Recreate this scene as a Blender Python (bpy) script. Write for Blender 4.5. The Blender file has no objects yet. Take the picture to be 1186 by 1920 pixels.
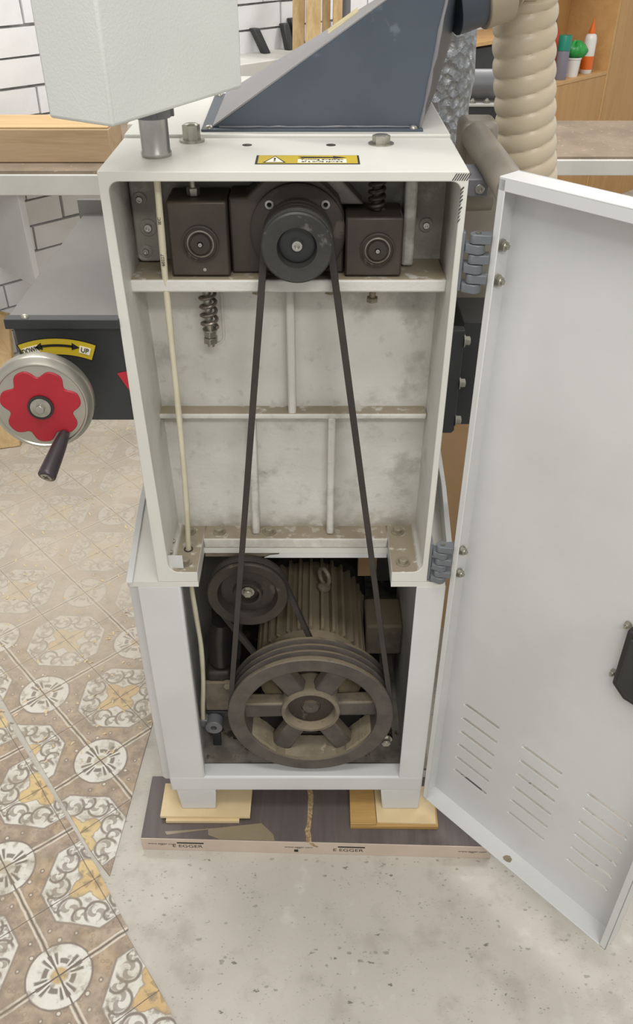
import bpy, bmesh, math, random
from mathutils import Vector, Matrix
random.seed(7)
PI = math.pi
scene = bpy.context.scene
COL = scene.collection

# ------------------------------------------------------------------ camera
cam = bpy.data.cameras.new('camera')
camo = bpy.data.objects.new('camera', cam)
COL.objects.link(camo)
camo.location = (0.0, -1.0, 1.524)
camo.rotation_euler = (math.radians(90 - 36.2), 0, 0)
cam.sensor_fit = 'VERTICAL'
cam.sensor_height = 36.0
cam.lens = 36.0 * 1565.0 / 1920.0
cam.clip_start = 0.02
scene.camera = camo

# ------------------------------------------------------------------ world and lights
world = bpy.data.worlds.new('world')
scene.world = world
world.use_nodes = True
world.node_tree.nodes['Background'].inputs[0].default_value = (1.0, 0.99, 0.97, 1)
world.node_tree.nodes['Background'].inputs[1].default_value = 0.50

def area(name, loc, sx, sy, power, rotz=0, color=(1, 0.985, 0.955)):
    l = bpy.data.lights.new(name, 'AREA')
    l.shape = 'RECTANGLE'; l.size = sx; l.size_y = sy; l.energy = power; l.color = color
    o = bpy.data.objects.new(name, l)
    COL.objects.link(o); o.location = loc; o.rotation_euler = (0, 0, rotz)
    return o
area('ceiling_lamp', (-0.15, -0.62, 2.75), 0.35, 1.2, 13, math.radians(80))
area('ceiling_lamp', (-0.9, 1.3, 2.75), 0.35, 1.2, 18, math.radians(80))
area('ceiling_lamp', (1.5, 1.2, 2.75), 0.35, 1.2, 14, math.radians(80))
area('ceiling_lamp', (0.45, -2.2, 2.75), 0.35, 1.2, 30, math.radians(80))
area('ceiling_lamp', (0.9, 2.6, 2.75), 0.35, 1.2, 24, math.radians(80))

scene.view_settings.view_transform = 'Standard'
scene.view_settings.look = 'None'
scene.view_settings.gamma = 1.0
scene.view_settings.use_curve_mapping = False
scene.view_settings.exposure = 0.35

# ------------------------------------------------------------------ node helpers
def srgb(h):
    if isinstance(h, (tuple, list)): return tuple(h)[:3] + (1,)
    h = h.lstrip('#'); out = []
    for i in (0, 2, 4):
        c = int(h[i:i+2], 16) / 255
        out.append(c / 12.92 if c <= 0.04045 else ((c + 0.055) / 1.055) ** 2.4)
    return tuple(out) + (1,)

class S:
    """a socket with arithmetic"""
    def __init__(s, g, sock): s.g = g; s.s = sock
    def _m(s, op, *a): return s.g.math(op, s, *a)
    def __add__(s, o): return s._m('ADD', o)
    __radd__ = __add__
    def __sub__(s, o): return s._m('SUBTRACT', o)
    def __rsub__(s, o): return s.g.math('SUBTRACT', o, s)
    def __mul__(s, o): return s._m('MULTIPLY', o)
    __rmul__ = __mul__
    def __truediv__(s, o): return s._m('DIVIDE', o)
    def abs(s): return s._m('ABSOLUTE')
    def round(s): return s._m('ROUND')
    def floor(s): return s._m('FLOOR')
    def sqrt(s): return s._m('SQRT')
    def cos(s): return s._m('COSINE')
    def sin(s): return s._m('SINE')
    def max(s, o): return s._m('MAXIMUM', o)
    def min(s, o): return s._m('MINIMUM', o)
    def lt(s, a, w=0.0):
        if not w: return s._m('LESS_THAN', a)
        return s.g.ramp(s, a + w, a - w)
    def gt(s, a, w=0.0):
        if not w: return s._m('GREATER_THAN', a)
        return s.g.ramp(s, a - w, a + w)

class G:
    def __init__(g, name):
        g.m = bpy.data.materials.new(name); g.m.use_nodes = True
        g.t = g.m.node_tree; g.b = g.t.nodes['Principled BSDF']
        g._tc = None
    def link(g, a, b): g.t.links.new(a, b)
    def put(g, v, sock):
        if isinstance(v, S): g.link(v.s, sock)
        else: sock.default_value = v
    def math(g, op, a, b=None, c=None):
        n = g.t.nodes.new('ShaderNodeMath'); n.operation = op
        for i, v in enumerate((a, b, c)):
            if v is not None: g.put(v, n.inputs[i])
        return S(g, n.outputs[0])
    def ramp(g, v, a, b, lo=0.0, hi=1.0):
        n = g.t.nodes.new('ShaderNodeMapRange'); n.interpolation_type = 'SMOOTHSTEP'
        if a > b: a, b, lo, hi = b, a, hi, lo
        g.put(v, n.inputs[0])
        for i, x in enumerate((a, b, lo, hi)): n.inputs[i + 1].default_value = x
        return S(g, n.outputs[0])
    def mix(g, f, a, b):
        n = g.t.nodes.new('ShaderNodeMix'); n.data_type = 'RGBA'
        g.put(f, n.inputs[0])
        g.put(a if isinstance(a, S) else srgb(a), n.inputs[6]); g.put(b if isinstance(b, S) else srgb(b), n.inputs[7])
        return S(g, n.outputs[2])
    def tc(g):
        if not g._tc:
            n = g.t.nodes.new('ShaderNodeTexCoord'); g._tc = S(g, n.outputs['Object'])
        return g._tc
    def pos(g):
        n = g.t.nodes.new('ShaderNodeNewGeometry'); return S(g, n.outputs['Position'])
    def normal(g):
        n = g.t.nodes.new('ShaderNodeNewGeometry'); return S(g, n.outputs['Normal'])
    def sep(g, v):
        n = g.t.nodes.new('ShaderNodeSeparateXYZ'); g.link(v.s, n.inputs[0])
        return [S(g, o) for o in n.outputs]
    def comb(g, x, y, z=0.0):
        n = g.t.nodes.new('ShaderNodeCombineXYZ')
        for i, v in enumerate((x, y, z)): g.put(v, n.inputs[i])
        return S(g, n.outputs[0])
    def scaled(g, v, sc, rot=(0, 0, 0), loc=(0, 0, 0)):
        n = g.t.nodes.new('ShaderNodeMapping'); g.link(v.s, n.inputs[0])
        n.inputs['Scale'].default_value = sc; n.inputs['Rotation'].default_value = rot; n.inputs['Location'].default_value = loc
        return S(g, n.outputs[0])
    def noise(g, scale, detail=4, v=None, rough=0.55, dist=0.0):
        n = g.t.nodes.new('ShaderNodeTexNoise'); n.inputs['Scale'].default_value = scale
        n.inputs['Detail'].default_value = detail; n.inputs['Roughness'].default_value = rough; n.inputs['Distortion'].default_value = dist
        g.link((v or g.tc()).s, n.inputs['Vector']); return S(g, n.outputs[0])
    def voro(g, scale, v=None, feature='F1', rnd=1.0):
        n = g.t.nodes.new('ShaderNodeTexVoronoi'); n.feature = feature
        n.inputs['Scale'].default_value = scale; n.inputs['Randomness'].default_value = rnd
        g.link((v or g.tc()).s, n.inputs['Vector']); return S(g, n.outputs['Distance'])
    def color(g, c): g.put(c if isinstance(c, S) else srgb(c), g.b.inputs['Base Color'])
    def rough(g, r): g.put(r, g.b.inputs['Roughness'])
    def bump(g, h, strength=0.3, dist=0.002):
        n = g.t.nodes.new('ShaderNodeBump'); n.inputs['Strength'].default_value = strength
        n.inputs['Distance'].default_value = dist; g.link(h.s, n.inputs['Height'])
        g.link(n.outputs[0], g.b.inputs['Normal'])

def pbr(name, c1, c2=None, scale=12, rough=0.5, metal=0.0, bump=0.0, bscale=120, c3=None, s3=40, t3=0.62, world=False, spec=None):
    g = G(name); v = g.pos() if world else g.tc()
    if c2 is None: g.color(c1)
    else:
        c = g.mix(g.ramp(g.noise(scale, 5, v), 0.35, 0.68), c1, c2)
        if c3: c = g.mix(g.ramp(g.noise(s3, 6, v), t3, t3 + 0.08), c, c3)
        g.color(c)
    g.rough(rough); g.b.inputs['Metallic'].default_value = metal
    if spec is not None: g.b.inputs['Specular IOR Level'].default_value = spec
    if bump: g.bump(g.noise(bscale, 4, v), bump)
    return g.m

M = {}
M['white'] = pbr('painted_white', '#d6d4cc', '#cdcbc3', 5, 0.36, bump=0.08, bscale=160)
M['white_cool'] = pbr('painted_white_sheet', '#d2d2d0', '#c8c8c6', 4, 0.33, bump=0.05, bscale=220)
M['box_white'] = pbr('painted_white_textured', '#d4d6d1', '#cfd1cc', 4, 0.45, bump=0.22, bscale=330)
M['dark_iron'] = pbr('oily_dark_iron', '#423a33', '#362f29', 18, 0.55, 0.25, bump=0.12, bscale=120, c3='#5a5047', s3=30, t3=0.6)
M['brown_iron'] = pbr('brown_oiled_steel', '#4c433b', '#403831', 14, 0.45, 0.25, bump=0.06, bscale=200, c3='#5c5046', s3=9)
M['pulley'] = pbr('dusty_cast_pulley', '#57504a', '#4a443f', 12, 0.62, 0.1, bump=0.25, bscale=150, c3='#6b6258', s3=26, t3=0.6)
M['pulley_top'] = pbr('worn_black_pulley', '#3d3c3a', '#333230', 16, 0.5, 0.2, bump=0.2, bscale=130, c3='#5f5d58', s3=38, t3=0.6)
M['dust'] = pbr('sawdust_caked', '#8f8470', '#7d725e', 25, 0.9, bump=0.4, bscale=140, c3='#a3977f', s3=60)
M['belt'] = pbr('rubber_belt', '#3c3631', '#332e2a', 20, 0.75, bump=0.1, bscale=300)
M['steel'] = pbr('bright_steel', '#b9b7b0', '#a5a39c', 20, 0.28, 0.9)
M['zinc'] = pbr('zinc_plated_bolt', '#b3b0a4', '#98958a', 60, 0.35, 0.8)
M['zinc_dusty'] = pbr('dusty_bolt', '#a09884', '#877f6c', 60, 0.6, 0.35)
M['chrome'] = pbr('polished_rim', '#b9b5aa', '#aca89c', 8, 0.3, 0.85)
M['spring'] = pbr('oiled_spring', '#8a8278', '#6d655c', 40, 0.36, 0.6)
M['black'] = pbr('black_plastic', '#2a2726', '#242221', 30, 0.35)
M['grip'] = pbr('bakelite_grip', '#3a3133', '#322a2c', 30, 0.33)
M['matte_black'] = pbr('black_paint', '#2f3132', '#28292a', 8, 0.45, bump=0.05)
M['red'] = pbr('red_enamel', '#a51a2a', '#991826', 12, 0.42, bump=0.12, bscale=90, c3='#b94a50', s3=30, t3=0.66)
M['grey_plastic'] = pbr('grey_hinge', '#6f7377', '#65696d', 30, 0.4)
M['hood'] = pbr('blue_grey_sheet', '#545c66', '#4c545e', 7, 0.42, 0.35, bump=0.06, bscale=90, c3='#68707a', s3=22, t3=0.66)
M['hood_grey'] = pbr('galvanised_slope', '#8d8c8e', '#828183', 6, 0.42, 0.4, bump=0.06, bscale=90)
M['hose'] = pbr('beige_hose', '#cdbfa6', '#c4b59b', 6, 0.34)
M['collar'] = pbr('tan_collar', '#b5a88f', '#a89b83', 6, 0.5)
def foil():
    g = G('foil_lagging'); v = g.tc()
    n = g.voro(58, v) + g.noise(60, 4, v) * 0.8
    g.color(g.mix(g.ramp(n, 0.4, 0.9), '#b4b6b8', '#8e9194')); g.rough(0.38); g.b.inputs['Metallic'].default_value = 0.5
    g.bump(n, 0.9, 0.012); return g.m
M['foil'] = foil()
M['motor'] = pbr('dusty_motor', '#82755c', '#6b5f4a', 14, 0.75, 0.05, bump=0.2, bscale=120)
M['motor_dark'] = pbr('dark_motor', '#2c2824', '#24201d', 14, 0.7)
M['inner_grey'] = pbr('dusty_inner_sheet', '#c6c4bf', '#b4b1aa', 9, 0.6, bump=0.08, c3='#978f82', s3=7, t3=0.6)
M['pan'] = pbr('stained_pan', '#928b7f', '#6d665c', 22, 0.7, bump=0.12, bscale=60, c3='#574f45', s3=34, t3=0.57)
M['yellow'] = pbr('sticker_yellow', '#c2a92c', '#b89f28', 5, 0.4)
M['ink'] = pbr('black_ink', '#1b1917', None, rough=0.5)
M['ink_grey'] = pbr('grey_ink', '#4a4644', None, rough=0.7)
M['paper'] = pbr('sticker_white', '#e6e0cc', None, rough=0.5)
M['sticker_red'] = pbr('sticker_red', '#b32330', None, rough=0.5)
M['cable'] = pbr('cream_cable', '#d3cdb4', '#c4bda2', 12, 0.6, bump=0.2, bscale=60)
M['ply'] = pbr('pale_plywood', '#d9c49b', '#d0b98e', 10, 0.6)
M['pine'] = pbr('pale_pine', '#d8bd8c', '#cbae7c', 7, 0.6)
M['tape'] = pbr('brown_parcel_tape', '#8d8068', '#857860', 8, 0.3)
M['masking'] = pbr('masking_tape', '#b8ad84', '#a89d75', 40, 0.6)
M['band'] = pbr('edge_band', '#c9b8a7', '#c3b2a1', 12, 0.6)
M['chip'] = pbr('raw_chipboard', '#b59c76', '#83694a', 160, 0.9, bump=0.6, bscale=260)
M['brick'] = pbr('whitewashed_brick', '#ebebec', '#e4e4e4', 9, 0.7, bump=0.35, bscale=45)
M['mortar'] = pbr('dirty_mortar', '#d5d3d0', '#a9a6a1', 24, 0.9, bump=0.6, bscale=70, world=True)
M['bench_top'] = pbr('dusty_bench_top', '#8d7d6b', '#7c6e5e', 6, 0.75, bump=0.2, c3='#b09d80', s3=70, t3=0.62)
M['bench_white'] = pbr('bench_white_edge', '#c8c6c0', '#bfbdb7', 6, 0.5, bump=0.1, bscale=60)
M['dark_plate'] = pbr('dark_steel_plate', '#3d3f40', '#343637', 9, 0.45, 0.3)
M['grey_metal'] = pbr('grey_painted_metal', '#77777a', '#6c6c6f', 9, 0.45, 0.2)
M['beige_metal'] = pbr('beige_grey_metal', '#8f877b', '#7f776b', 9, 0.5, 0.2)
M['feed_top'] = pbr('grey_feed_cover', '#75726e', '#6b6864', 4, 0.5, 0.1, bump=0.06, bscale=40, c3='#98948c', s3=7, t3=0.68)
M['card'] = pbr('tan_board', '#c7a57c', '#bb9a72', 5, 0.7)
M['can_grey'] = pbr('can_grey', '#77727e', None, rough=0.35)
M['green_cap'] = pbr('green_cap', '#1b7f68', None, rough=0.35)
M['green_bag'] = pbr('green_bag', '#2f9c46', '#278a3c', 30, 0.35)
M['orange'] = pbr('orange_plastic', '#d9661d', None, rough=0.35)
M['red_bottle'] = pbr('red_orange_bottle', '#c4472a', None, rough=0.3)
M['bottle_white'] = pbr('bottle_white', '#dcd9d4', None, rough=0.35)
M['purple'] = pbr('dark_purple_cap', '#4a3550', None, rough=0.4)
M['teal'] = pbr('teal_tube', '#2c6f80', None, rough=0.4)
M['panel_white'] = pbr('white_panel', '#c4c2c0', '#bab8b6', 3, 0.5)

def wood(name, a, b, axis=0, scale=1.0, rough=0.55):
    g = G(name); v = g.tc()
    sc = [9, 9, 9]; sc[axis] = 0.7
    n = g.noise(2.2 * scale, 5, g.scaled(v, tuple(sc)), dist=1.2)
    f = g.noise(14 * scale, 3, g.scaled(v, tuple(x * 2 for x in sc)))
    c = g.mix(g.ramp(n * 0.75 + f * 0.25, 0.35, 0.68), a, b)
    g.color(c); g.rough(rough); g.bump(f, 0.08)
    return g.m
M['plank'] = wood('plank_wood', '#d2b384', '#c29f6c', 0)
M['plank_end'] = wood('plank_edge_wood', '#b49b7b', '#a38966', 0)
M['timber'] = wood('leaning_timber', '#c2a677', '#a98a5a', 2)
M['oak_panel'] = wood('honey_wood_panel', '#c0965f', '#b38851', 2, 0.6)
M['oak_light'] = wood('honey_wood_shelf', '#c8a06b', '#bc935c', 0, 0.6)
M['block_wood'] = wood('pine_block', '#bf9a5f', '#a9854d', 0)
M['scrap'] = wood('brown_offcut', '#8c7350', '#6d583c', 0)
M['laminate'] = wood('dark_brown_laminate', '#635956', '#574e4b', 1, 2.0, 0.5)

def cast_mat():
    g = G('dirty_white_casting'); p = g.pos(); x, y, z = g.sep(p)
    base = g.mix(g.ramp(g.noise(7, 5, p), 0.35, 0.7), '#d6d4cd', '#c9c6be')
    # oily brown grime, and shade under the top painted in round the bearing shelf
    n1 = g.noise(13, 7, p, 0.62); n2 = g.noise(48, 5, p)
    hi = g.ramp(z, 1.06, 1.17) * g.ramp(z, 1.275, 1.262)
    grime_shade = (g.ramp(n1, 0.52, 0.7) * 0.42 + hi * g.ramp(n1, 0.25, 0.55) * 0.85 + g.ramp(n2, 0.6, 0.72) * 0.22) * g.ramp(y, 0.03, 0.1)
    c = g.mix(grime_shade.min(0.85), base, '#6f695d')
    nx, ny, nz = g.sep(g.normal())
    dust = g.ramp(nz, 0.6, 0.9) * g.ramp(z, 1.2, 1.15) * g.ramp(n2, 0.72, 0.55)
    low = g.ramp(z + n1 * 0.1, 0.765, 0.71) * g.ramp(y, 0.06, 0.12) * g.ramp(n2, 0.3, 0.55)
    c = g.mix((dust * 0.9).max(low * 0.7), c, '#8b7e66')
    g.color(c); g.rough(0.5); g.bump(g.noise(46, 6, p, 0.6) + g.noise(160, 3, p) * 0.35, 0.35, 0.004)
    return g.m
M['cast'] = cast_mat()

def dusted(name, a, b, rough=0.6, metal=0.1):
    """dark iron with sawdust lying on whatever faces up"""
    g = G(name); p = g.pos()
    n = g.noise(28, 6, p)
    c = g.mix(g.ramp(n, 0.35, 0.65), a, b)
    nx, ny, nz = g.sep(g.normal())
    c = g.mix(g.ramp(nz, 0.25, 0.85) * g.ramp(n, 0.25, 0.5) * 0.85, c, '#897c66')
    g.color(c); g.rough(rough); g.b.inputs['Metallic'].default_value = metal
    g.bump(g.noise(140, 4, p), 0.25)
    return g.m
M['pulley'] = dusted('dusty_cast_pulley', '#5a534d', '#4b4540')
M['motor'] = dusted('dusty_motor', '#94876c', '#7d7058', 0.75, 0.0)
M['hub'] = dusted('dusty_hub', '#7a7061', '#665d50', 0.8, 0.0)

def concrete():
    g = G('polished_concrete'); p = g.pos()
    big = g.noise(2.4, 5, p); mid = g.noise(11, 6, p, 0.6); fine = g.noise(75, 4, p)
    c = g.mix(g.ramp(big, 0.35, 0.66), '#c3bdb2', '#b5afa4')
    c = g.mix(g.ramp(mid, 0.5, 0.7) * 0.6, c, '#9f988c')
    c = g.mix(g.ramp(mid, 0.42, 0.3) * 0.5, c, '#d0cbc1')
    c = g.mix(g.ramp(g.noise(4.3, 4, g.scaled(p, (1, 1, 1), loc=(3, 1, 0))), 0.63, 0.72) * 0.4, c, '#a2937a')
    w = g.noise(20, 3, p)
    pv = g.scaled(p, (1, 1.7, 1), (0, 0, 0.6))
    fleck = g.noise(140, 3, g.scaled(p, (1, 2.0, 1), (0, 0, -0.7)))
    c = g.mix(g.ramp(fleck, 0.62, 0.7) * g.ramp(mid, 0.38, 0.55) * 0.5, c, '#7f7a70')
    sp = g.voro(42, pv) + (fine - 0.5) * 0.75 + (fleck - 0.5) * 0.5
    keep = g.ramp(g.noise(9, 2, g.scaled(p, (1, 1, 1), loc=(7, 2, 0))), 0.46, 0.58)
    c = g.mix(sp.lt(0.13, 0.05) * keep * 0.6, c, '#77726a')
    sp2 = g.voro(95, pv) + (fine - 0.5) * 0.8
    c = g.mix(sp2.lt(0.16, 0.04) * g.ramp(w, 0.5, 0.6) * 0.6, c, '#7b766c')
    sp3 = g.voro(17, g.scaled(p, (1, 2.2, 1), (0, 0, -0.5), (4, 3, 0))) + (fine - 0.5) * 0.5 + (fleck - 0.5) * 0.3
    c = g.mix(sp3.lt(0.055, 0.02) * 0.8, c, '#625e57')
    g.color(c); g.rough(g.ramp(mid, 0.3, 0.7, 0.42, 0.6)); g.bump(mid + fine * 0.3, 0.06)
    return g.m
M['concrete'] = concrete()

L_TILE = 0.256
def tile_mat(name, origin, ang):
    g = G(name); p = g.pos(); x, y, z = g.sep(p)
    ca, sa = math.cos(ang) / L_TILE, math.sin(ang) / L_TILE
    dx, dy = x - origin[0], y - origin[1]
    u = dx * ca + dy * sa; v = dy * ca - dx * sa
    wob = (g.noise(26, 3, p) - 0.5) * 0.02
    U = u - u.round() + wob; V = v - v.round() + wob
    U2 = u - u.floor() - 0.5 + wob; V2 = v - v.floor() - 0.5 + wob
    aU, aV, aU2, aV2 = U.abs(), V.abs(), U2.abs(), V2.abs()
    r1 = (U * U + V * V).sqrt(); r2 = (U2 * U2 + V2 * V2).sqrt()
    th1 = g.math('ARCTAN2', V, U); th2 = g.math('ARCTAN2', V2, U2)
    lat = g.comb(aU2, aV2, 0.0)                                # mirrored print in each cell
    wear = g.noise(38, 6, p, 0.65); wear2 = g.noise(9, 4, p)
    # border band
    c = g.mix(g.ramp(wear, 0.35, 0.62), '#ad9a84', '#978674')
    c = g.mix(g.ramp(wear2, 0.5, 0.65) * 0.35, c, '#c09f70')
    d = g.voro(11, lat)
    c = g.mix(d.lt(0.24, 0.03), c, '#85786a'); c = g.mix(d.lt(0.15, 0.03), c, '#d2c8b6')
    d2 = g.voro(23, lat); c = g.mix(((d2 - 0.3).abs().lt(0.07, 0.05)) * 0.55, c, '#8a7a68')
    # octagon field round the motif centre
    octd = aU2.max(aV2).max((aU2 + aV2) * 0.735)
    c = g.mix(octd.lt(0.375, 0.006), c, '#8f8275')
    c = g.mix(octd.lt(0.358, 0.006), c, g.mix(g.ramp(wear, 0.5, 0.68), '#d6d2c7', '#b3ada2'))
    # four pairs of scrolls: mirrored discs with curled shade
    fld = octd.lt(0.35, 0.004)
    for (sx, sy, rr) in ((0.10, 0.245, 0.082), (0.245, 0.10, 0.082), (0.205, 0.205, 0.06), (0.03, 0.315, 0.04), (0.315, 0.03, 0.04)):
        ex, ey = aU2 - sx, aV2 - sy
        dd = (ex * ex + ey * ey).sqrt()
        aa = g.math('ARCTAN2', ey, ex)
        c = g.mix(((dd - rr).abs().lt(0.010, 0.006)) * fld * ((aa + rr * 40.0).sin().gt(-0.45, 0.3)), c, '#82776b')
        c = g.mix((dd.lt(rr * 0.8, 0.006)) * ((aa * 2.0 + dd * 60.0).sin().gt(0.2, 0.25)) * fld * 0.8, c, '#8f8477')
    star = r2 - (th2 * 4.0).cos() * 0.04 + (g.noise(34, 3, p) - 0.5) * 0.11
    c = g.mix(star.lt(0.160, 0.006), c, '#9a8c78')
    c = g.mix(star.lt(0.150, 0.01), c, g.mix(g.ramp(wear2, 0.4, 0.66), '#d3bb86', '#c7a878'))
    c = g.mix(r2.lt(0.085, 0.01) * ((th2 * 4.0).cos().gt(0.1, 0.2)) * (r2.gt(0.02)) * 0.8, c, '#9c8763')
    # medallion where four tiles meet
    c = g.mix(r1.lt(0.232, 0.006), c, '#7d7064')
    c = g.mix(r1.lt(0.218, 0.006), c, g.mix(g.ramp(wear, 0.5, 0.68), '#d9d5ca', '#b9b3a8'))
    lobes = (th1 * 4.0).cos()
    fan = (th1 * 20.0).cos()
    c = g.mix(r1.lt(0.168, 0.01) * r1.gt(0.075, 0.012) * lobes.gt(0.1, 0.2) * fan.gt(-0.35, 0.25), c, '#786d62')
    c = g.mix(((r1 - 0.10).abs().lt(0.018, 0.006)) * lobes.lt(-0.35, 0.2), c, '#80756a')
    c = g.mix(r1.lt(0.055, 0.01), c, g.mix(g.ramp(wear2, 0.5, 0.6), '#beb4a0', '#c2a878'))
    # printed double lines between the big squares
    for q, o in ((aU, r1), (aV, r1)):
        out = o.gt(0.225, 0.004)
        c = g.mix(((q - 0.018).abs().lt(0.007, 0.003)) * out * 0.8, c, '#d6cfbf')
        c = g.mix(q.lt(0.006, 0.002), c, '#7d7062')
    for q in (aU2, aV2): c = g.mix(q.lt(0.004, 0.002) * 0.7, c, '#776b5e')
    # wear and a skin of pale saw dust, thicker towards the workshop's rear
    c = g.mix(g.ramp(wear, 0.54, 0.68) * 0.6, c, '#8a7e70')
    c = g.mix(g.ramp(g.noise(16, 6, p, 0.6), 0.48, 0.66) * 0.4, c, '#94866f')
    dn = g.noise(7, 6, p, 0.62)
    far = g.ramp(y, 0.05, 0.75)
    c = g.mix(far * g.ramp(dn, 0.15, 0.6) * 0.85 + g.ramp(dn, 0.58, 0.74) * 0.3, c, '#bfb4a3')
    c = g.mix(g.ramp(y, 0.35, 1.0) * g.ramp(dn, 0.7, 0.3) * 0.7, c, '#b3aa9d')
    g.color(c); g.rough(g.ramp(wear, 0.3, 0.7, 0.38, 0.6)); g.bump(g.noise(60, 3, p), 0.05)
    return g.m
ANG_A, ORG_A = math.radians(42.5), (-0.4732, 0.1561)
ANG_B, ORG_B = math.radians(37.5), (-0.4514, -0.299)
M['tile_a'] = tile_mat('printed_tile_upper', ORG_A, ANG_A)
M['tile_b'] = tile_mat('printed_tile_lower', ORG_B, ANG_B)

# ------------------------------------------------------------------ mesh helpers
WORG = {}                                   # world origin of every object made here
class MB:
    def __init__(s): s.v = []; s.f = []
    def add(s, v, f):
        o = len(s.v); s.v += [tuple(p) for p in v]; s.f += [tuple(i + o for i in q) for q in f]; return s
    def box(s, x0, x1, y0, y1, z0, z1):
        return s.add([(x0,y0,z0),(x1,y0,z0),(x1,y1,z0),(x0,y1,z0),(x0,y0,z1),(x1,y0,z1),(x1,y1,z1),(x0,y1,z1)],
                     [(0,3,2,1),(4,5,6,7),(0,1,5,4),(1,2,6,5),(2,3,7,6),(3,0,4,7)])
    def hexa(s, p):                         # 8 points: bottom ring, top ring
        return s.add(p, [(0,3,2,1),(4,5,6,7),(0,1,5,4),(1,2,6,5),(2,3,7,6),(3,0,4,7)])
    def prism(s, pts, a, b, axis='y'):
        n = len(pts)
        if axis == 'y': f = lambda p, t: (p[0], t, p[1])
        elif axis == 'z': f = lambda p, t: (p[0], p[1], t)
        else: f = lambda p, t: (t, p[0], p[1])
        v = [f(p, a) for p in pts] + [f(p, b) for p in pts]
        fs = [tuple(range(n)), tuple(range(2*n-1, n-1, -1))] + [(i, (i+1) % n, n+(i+1) % n, n+i) for i in range(n)]
        return s.add(v, fs)
    def lathe(s, prof, c, axis='y', n=40, closed=False):
        """prof: (radius, offset along the axis from c)"""
        m = len(prof); v = []; f = []
        for k in range(n):
            a = 2 * PI * k / n; ca, sa = math.cos(a), math.sin(a)
            for r, t in prof:
                if axis == 'y': v.append((c[0]+r*ca, c[1]+t, c[2]+r*sa))
                elif axis == 'z': v.append((c[0]+r*ca, c[1]+r*sa, c[2]+t))
                else: v.append((c[0]+t, c[1]+r*ca, c[2]+r*sa))
        for k in range(n):
            k2 = (k+1) % n
            for j in range(m if closed else m-1):
                j2 = (j+1) % m
                f.append((k*m+j, k2*m+j, k2*m+j2, k*m+j2))
        return s.add(v, f)
    def tube(s, path, r, n=12, cap=True, rf=None):
        P = [Vector(p) for p in path]; m = len(P); v = []; f = []
        t0 = (P[1]-P[0]).normalized()
        u = t0.orthogonal().normalized()
        for i in range(m):
            t = (P[min(i+1, m-1)] - P[max(i-1, 0)]).normalized()
            u = (u - t * u.dot(t)).normalized(); w = t.cross(u)
            for k in range(n):
                a = 2*PI*k/n
                rr = (r[i] if isinstance(r, (list, tuple)) else r)
                if rf: rr = rf(i, k / n, rr)
                v.append(P[i] + (u*math.cos(a) + w*math.sin(a)) * rr)
        for i in range(m-1):
            for k in range(n):
                k2 = (k+1) % n
                f.append((i*n+k, i*n+k2, (i+1)*n+k2, (i+1)*n+k))
        if cap: f += [tuple(range(n-1, -1, -1)), tuple(range((m-1)*n, m*n))]
        return s.add(v, f)
    def map(s, fn): s.v = [tuple(fn(p)) for p in s.v]; return s

def finish(me, smooth=38):
    bm = bmesh.new(); bm.from_mesh(me)
    bmesh.ops.remove_doubles(bm, verts=bm.verts, dist=1e-6)
    bmesh.ops.dissolve_degenerate(bm, edges=bm.edges, dist=1e-7)
    bmesh.ops.recalc_face_normals(bm, faces=bm.faces)
    bm.to_mesh(me); bm.free()
    me.shade_smooth()
    me.set_sharp_from_angle(angle=math.radians(smooth))

def attach(o, parent, w):
    COL.objects.link(o); w = Vector(w); WORG[o] = w
    if parent: o.parent = parent; o.location = w - WORG[parent]
    else: o.location = w

def build(mb, name, mat, parent=None, bevel=0.0, segs=2, smooth=38, origin=None):
    vs = mb.v
    lo = [min(p[i] for p in vs) for i in range(3)]; hi = [max(p[i] for p in vs) for i in range(3)]
    c = Vector(origin) if origin else Vector([(a+b)/2 for a, b in zip(lo, hi)])
    if not origin and parent is None: c.z = lo[2]
    me = bpy.data.meshes.new(name)
    me.from_pydata([(p[0]-c.x, p[1]-c.y, p[2]-c.z) for p in vs], [], mb.f)
    finish(me, smooth)
    me.materials.append(M[mat] if isinstance(mat, str) else mat)
    o = bpy.data.objects.new(name, me); attach(o, parent, c)
    if bevel:
        b = o.modifiers.new('bevel', 'BEVEL'); b.width = bevel; b.segments = segs; b.limit_method = 'ANGLE'; b.angle_limit = math.radians(42)
        b.harden_normals = False
    return o

def inst(mesh, name, loc, parent=None, rot=(0, 0, 0), scale=(1, 1, 1)):
    o = bpy.data.objects.new(name, mesh); attach(o, parent, loc); o.rotation_euler = rot; o.scale = scale
    return o

def tag(o, label=None, cat=None, group=None, kind=None):
    if label: o['label'] = label
    if cat: o['category'] = cat
    if group: o['group'] = group
    if kind: o['kind'] = kind
    return o
def thing(name, label, cat, loc, group=None):
    o = bpy.data.objects.new(name, None); o.empty_display_size = 0.05
    attach(o, None, loc); return tag(o, label, cat, group)

def protomesh(mb, name, mat, smooth=38):
    me = bpy.data.meshes.new(name); me.from_pydata(mb.v, [], mb.f); finish(me, smooth); me.materials.append(M[mat]); return me

def arc(cx, cy, r, a0, a1, n=6):
    return [(cx + r*math.cos(math.radians(a0 + (a1-a0)*i/n)), cy + r*math.sin(math.radians(a0 + (a1-a0)*i/n))) for i in range(n+1)]

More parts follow.
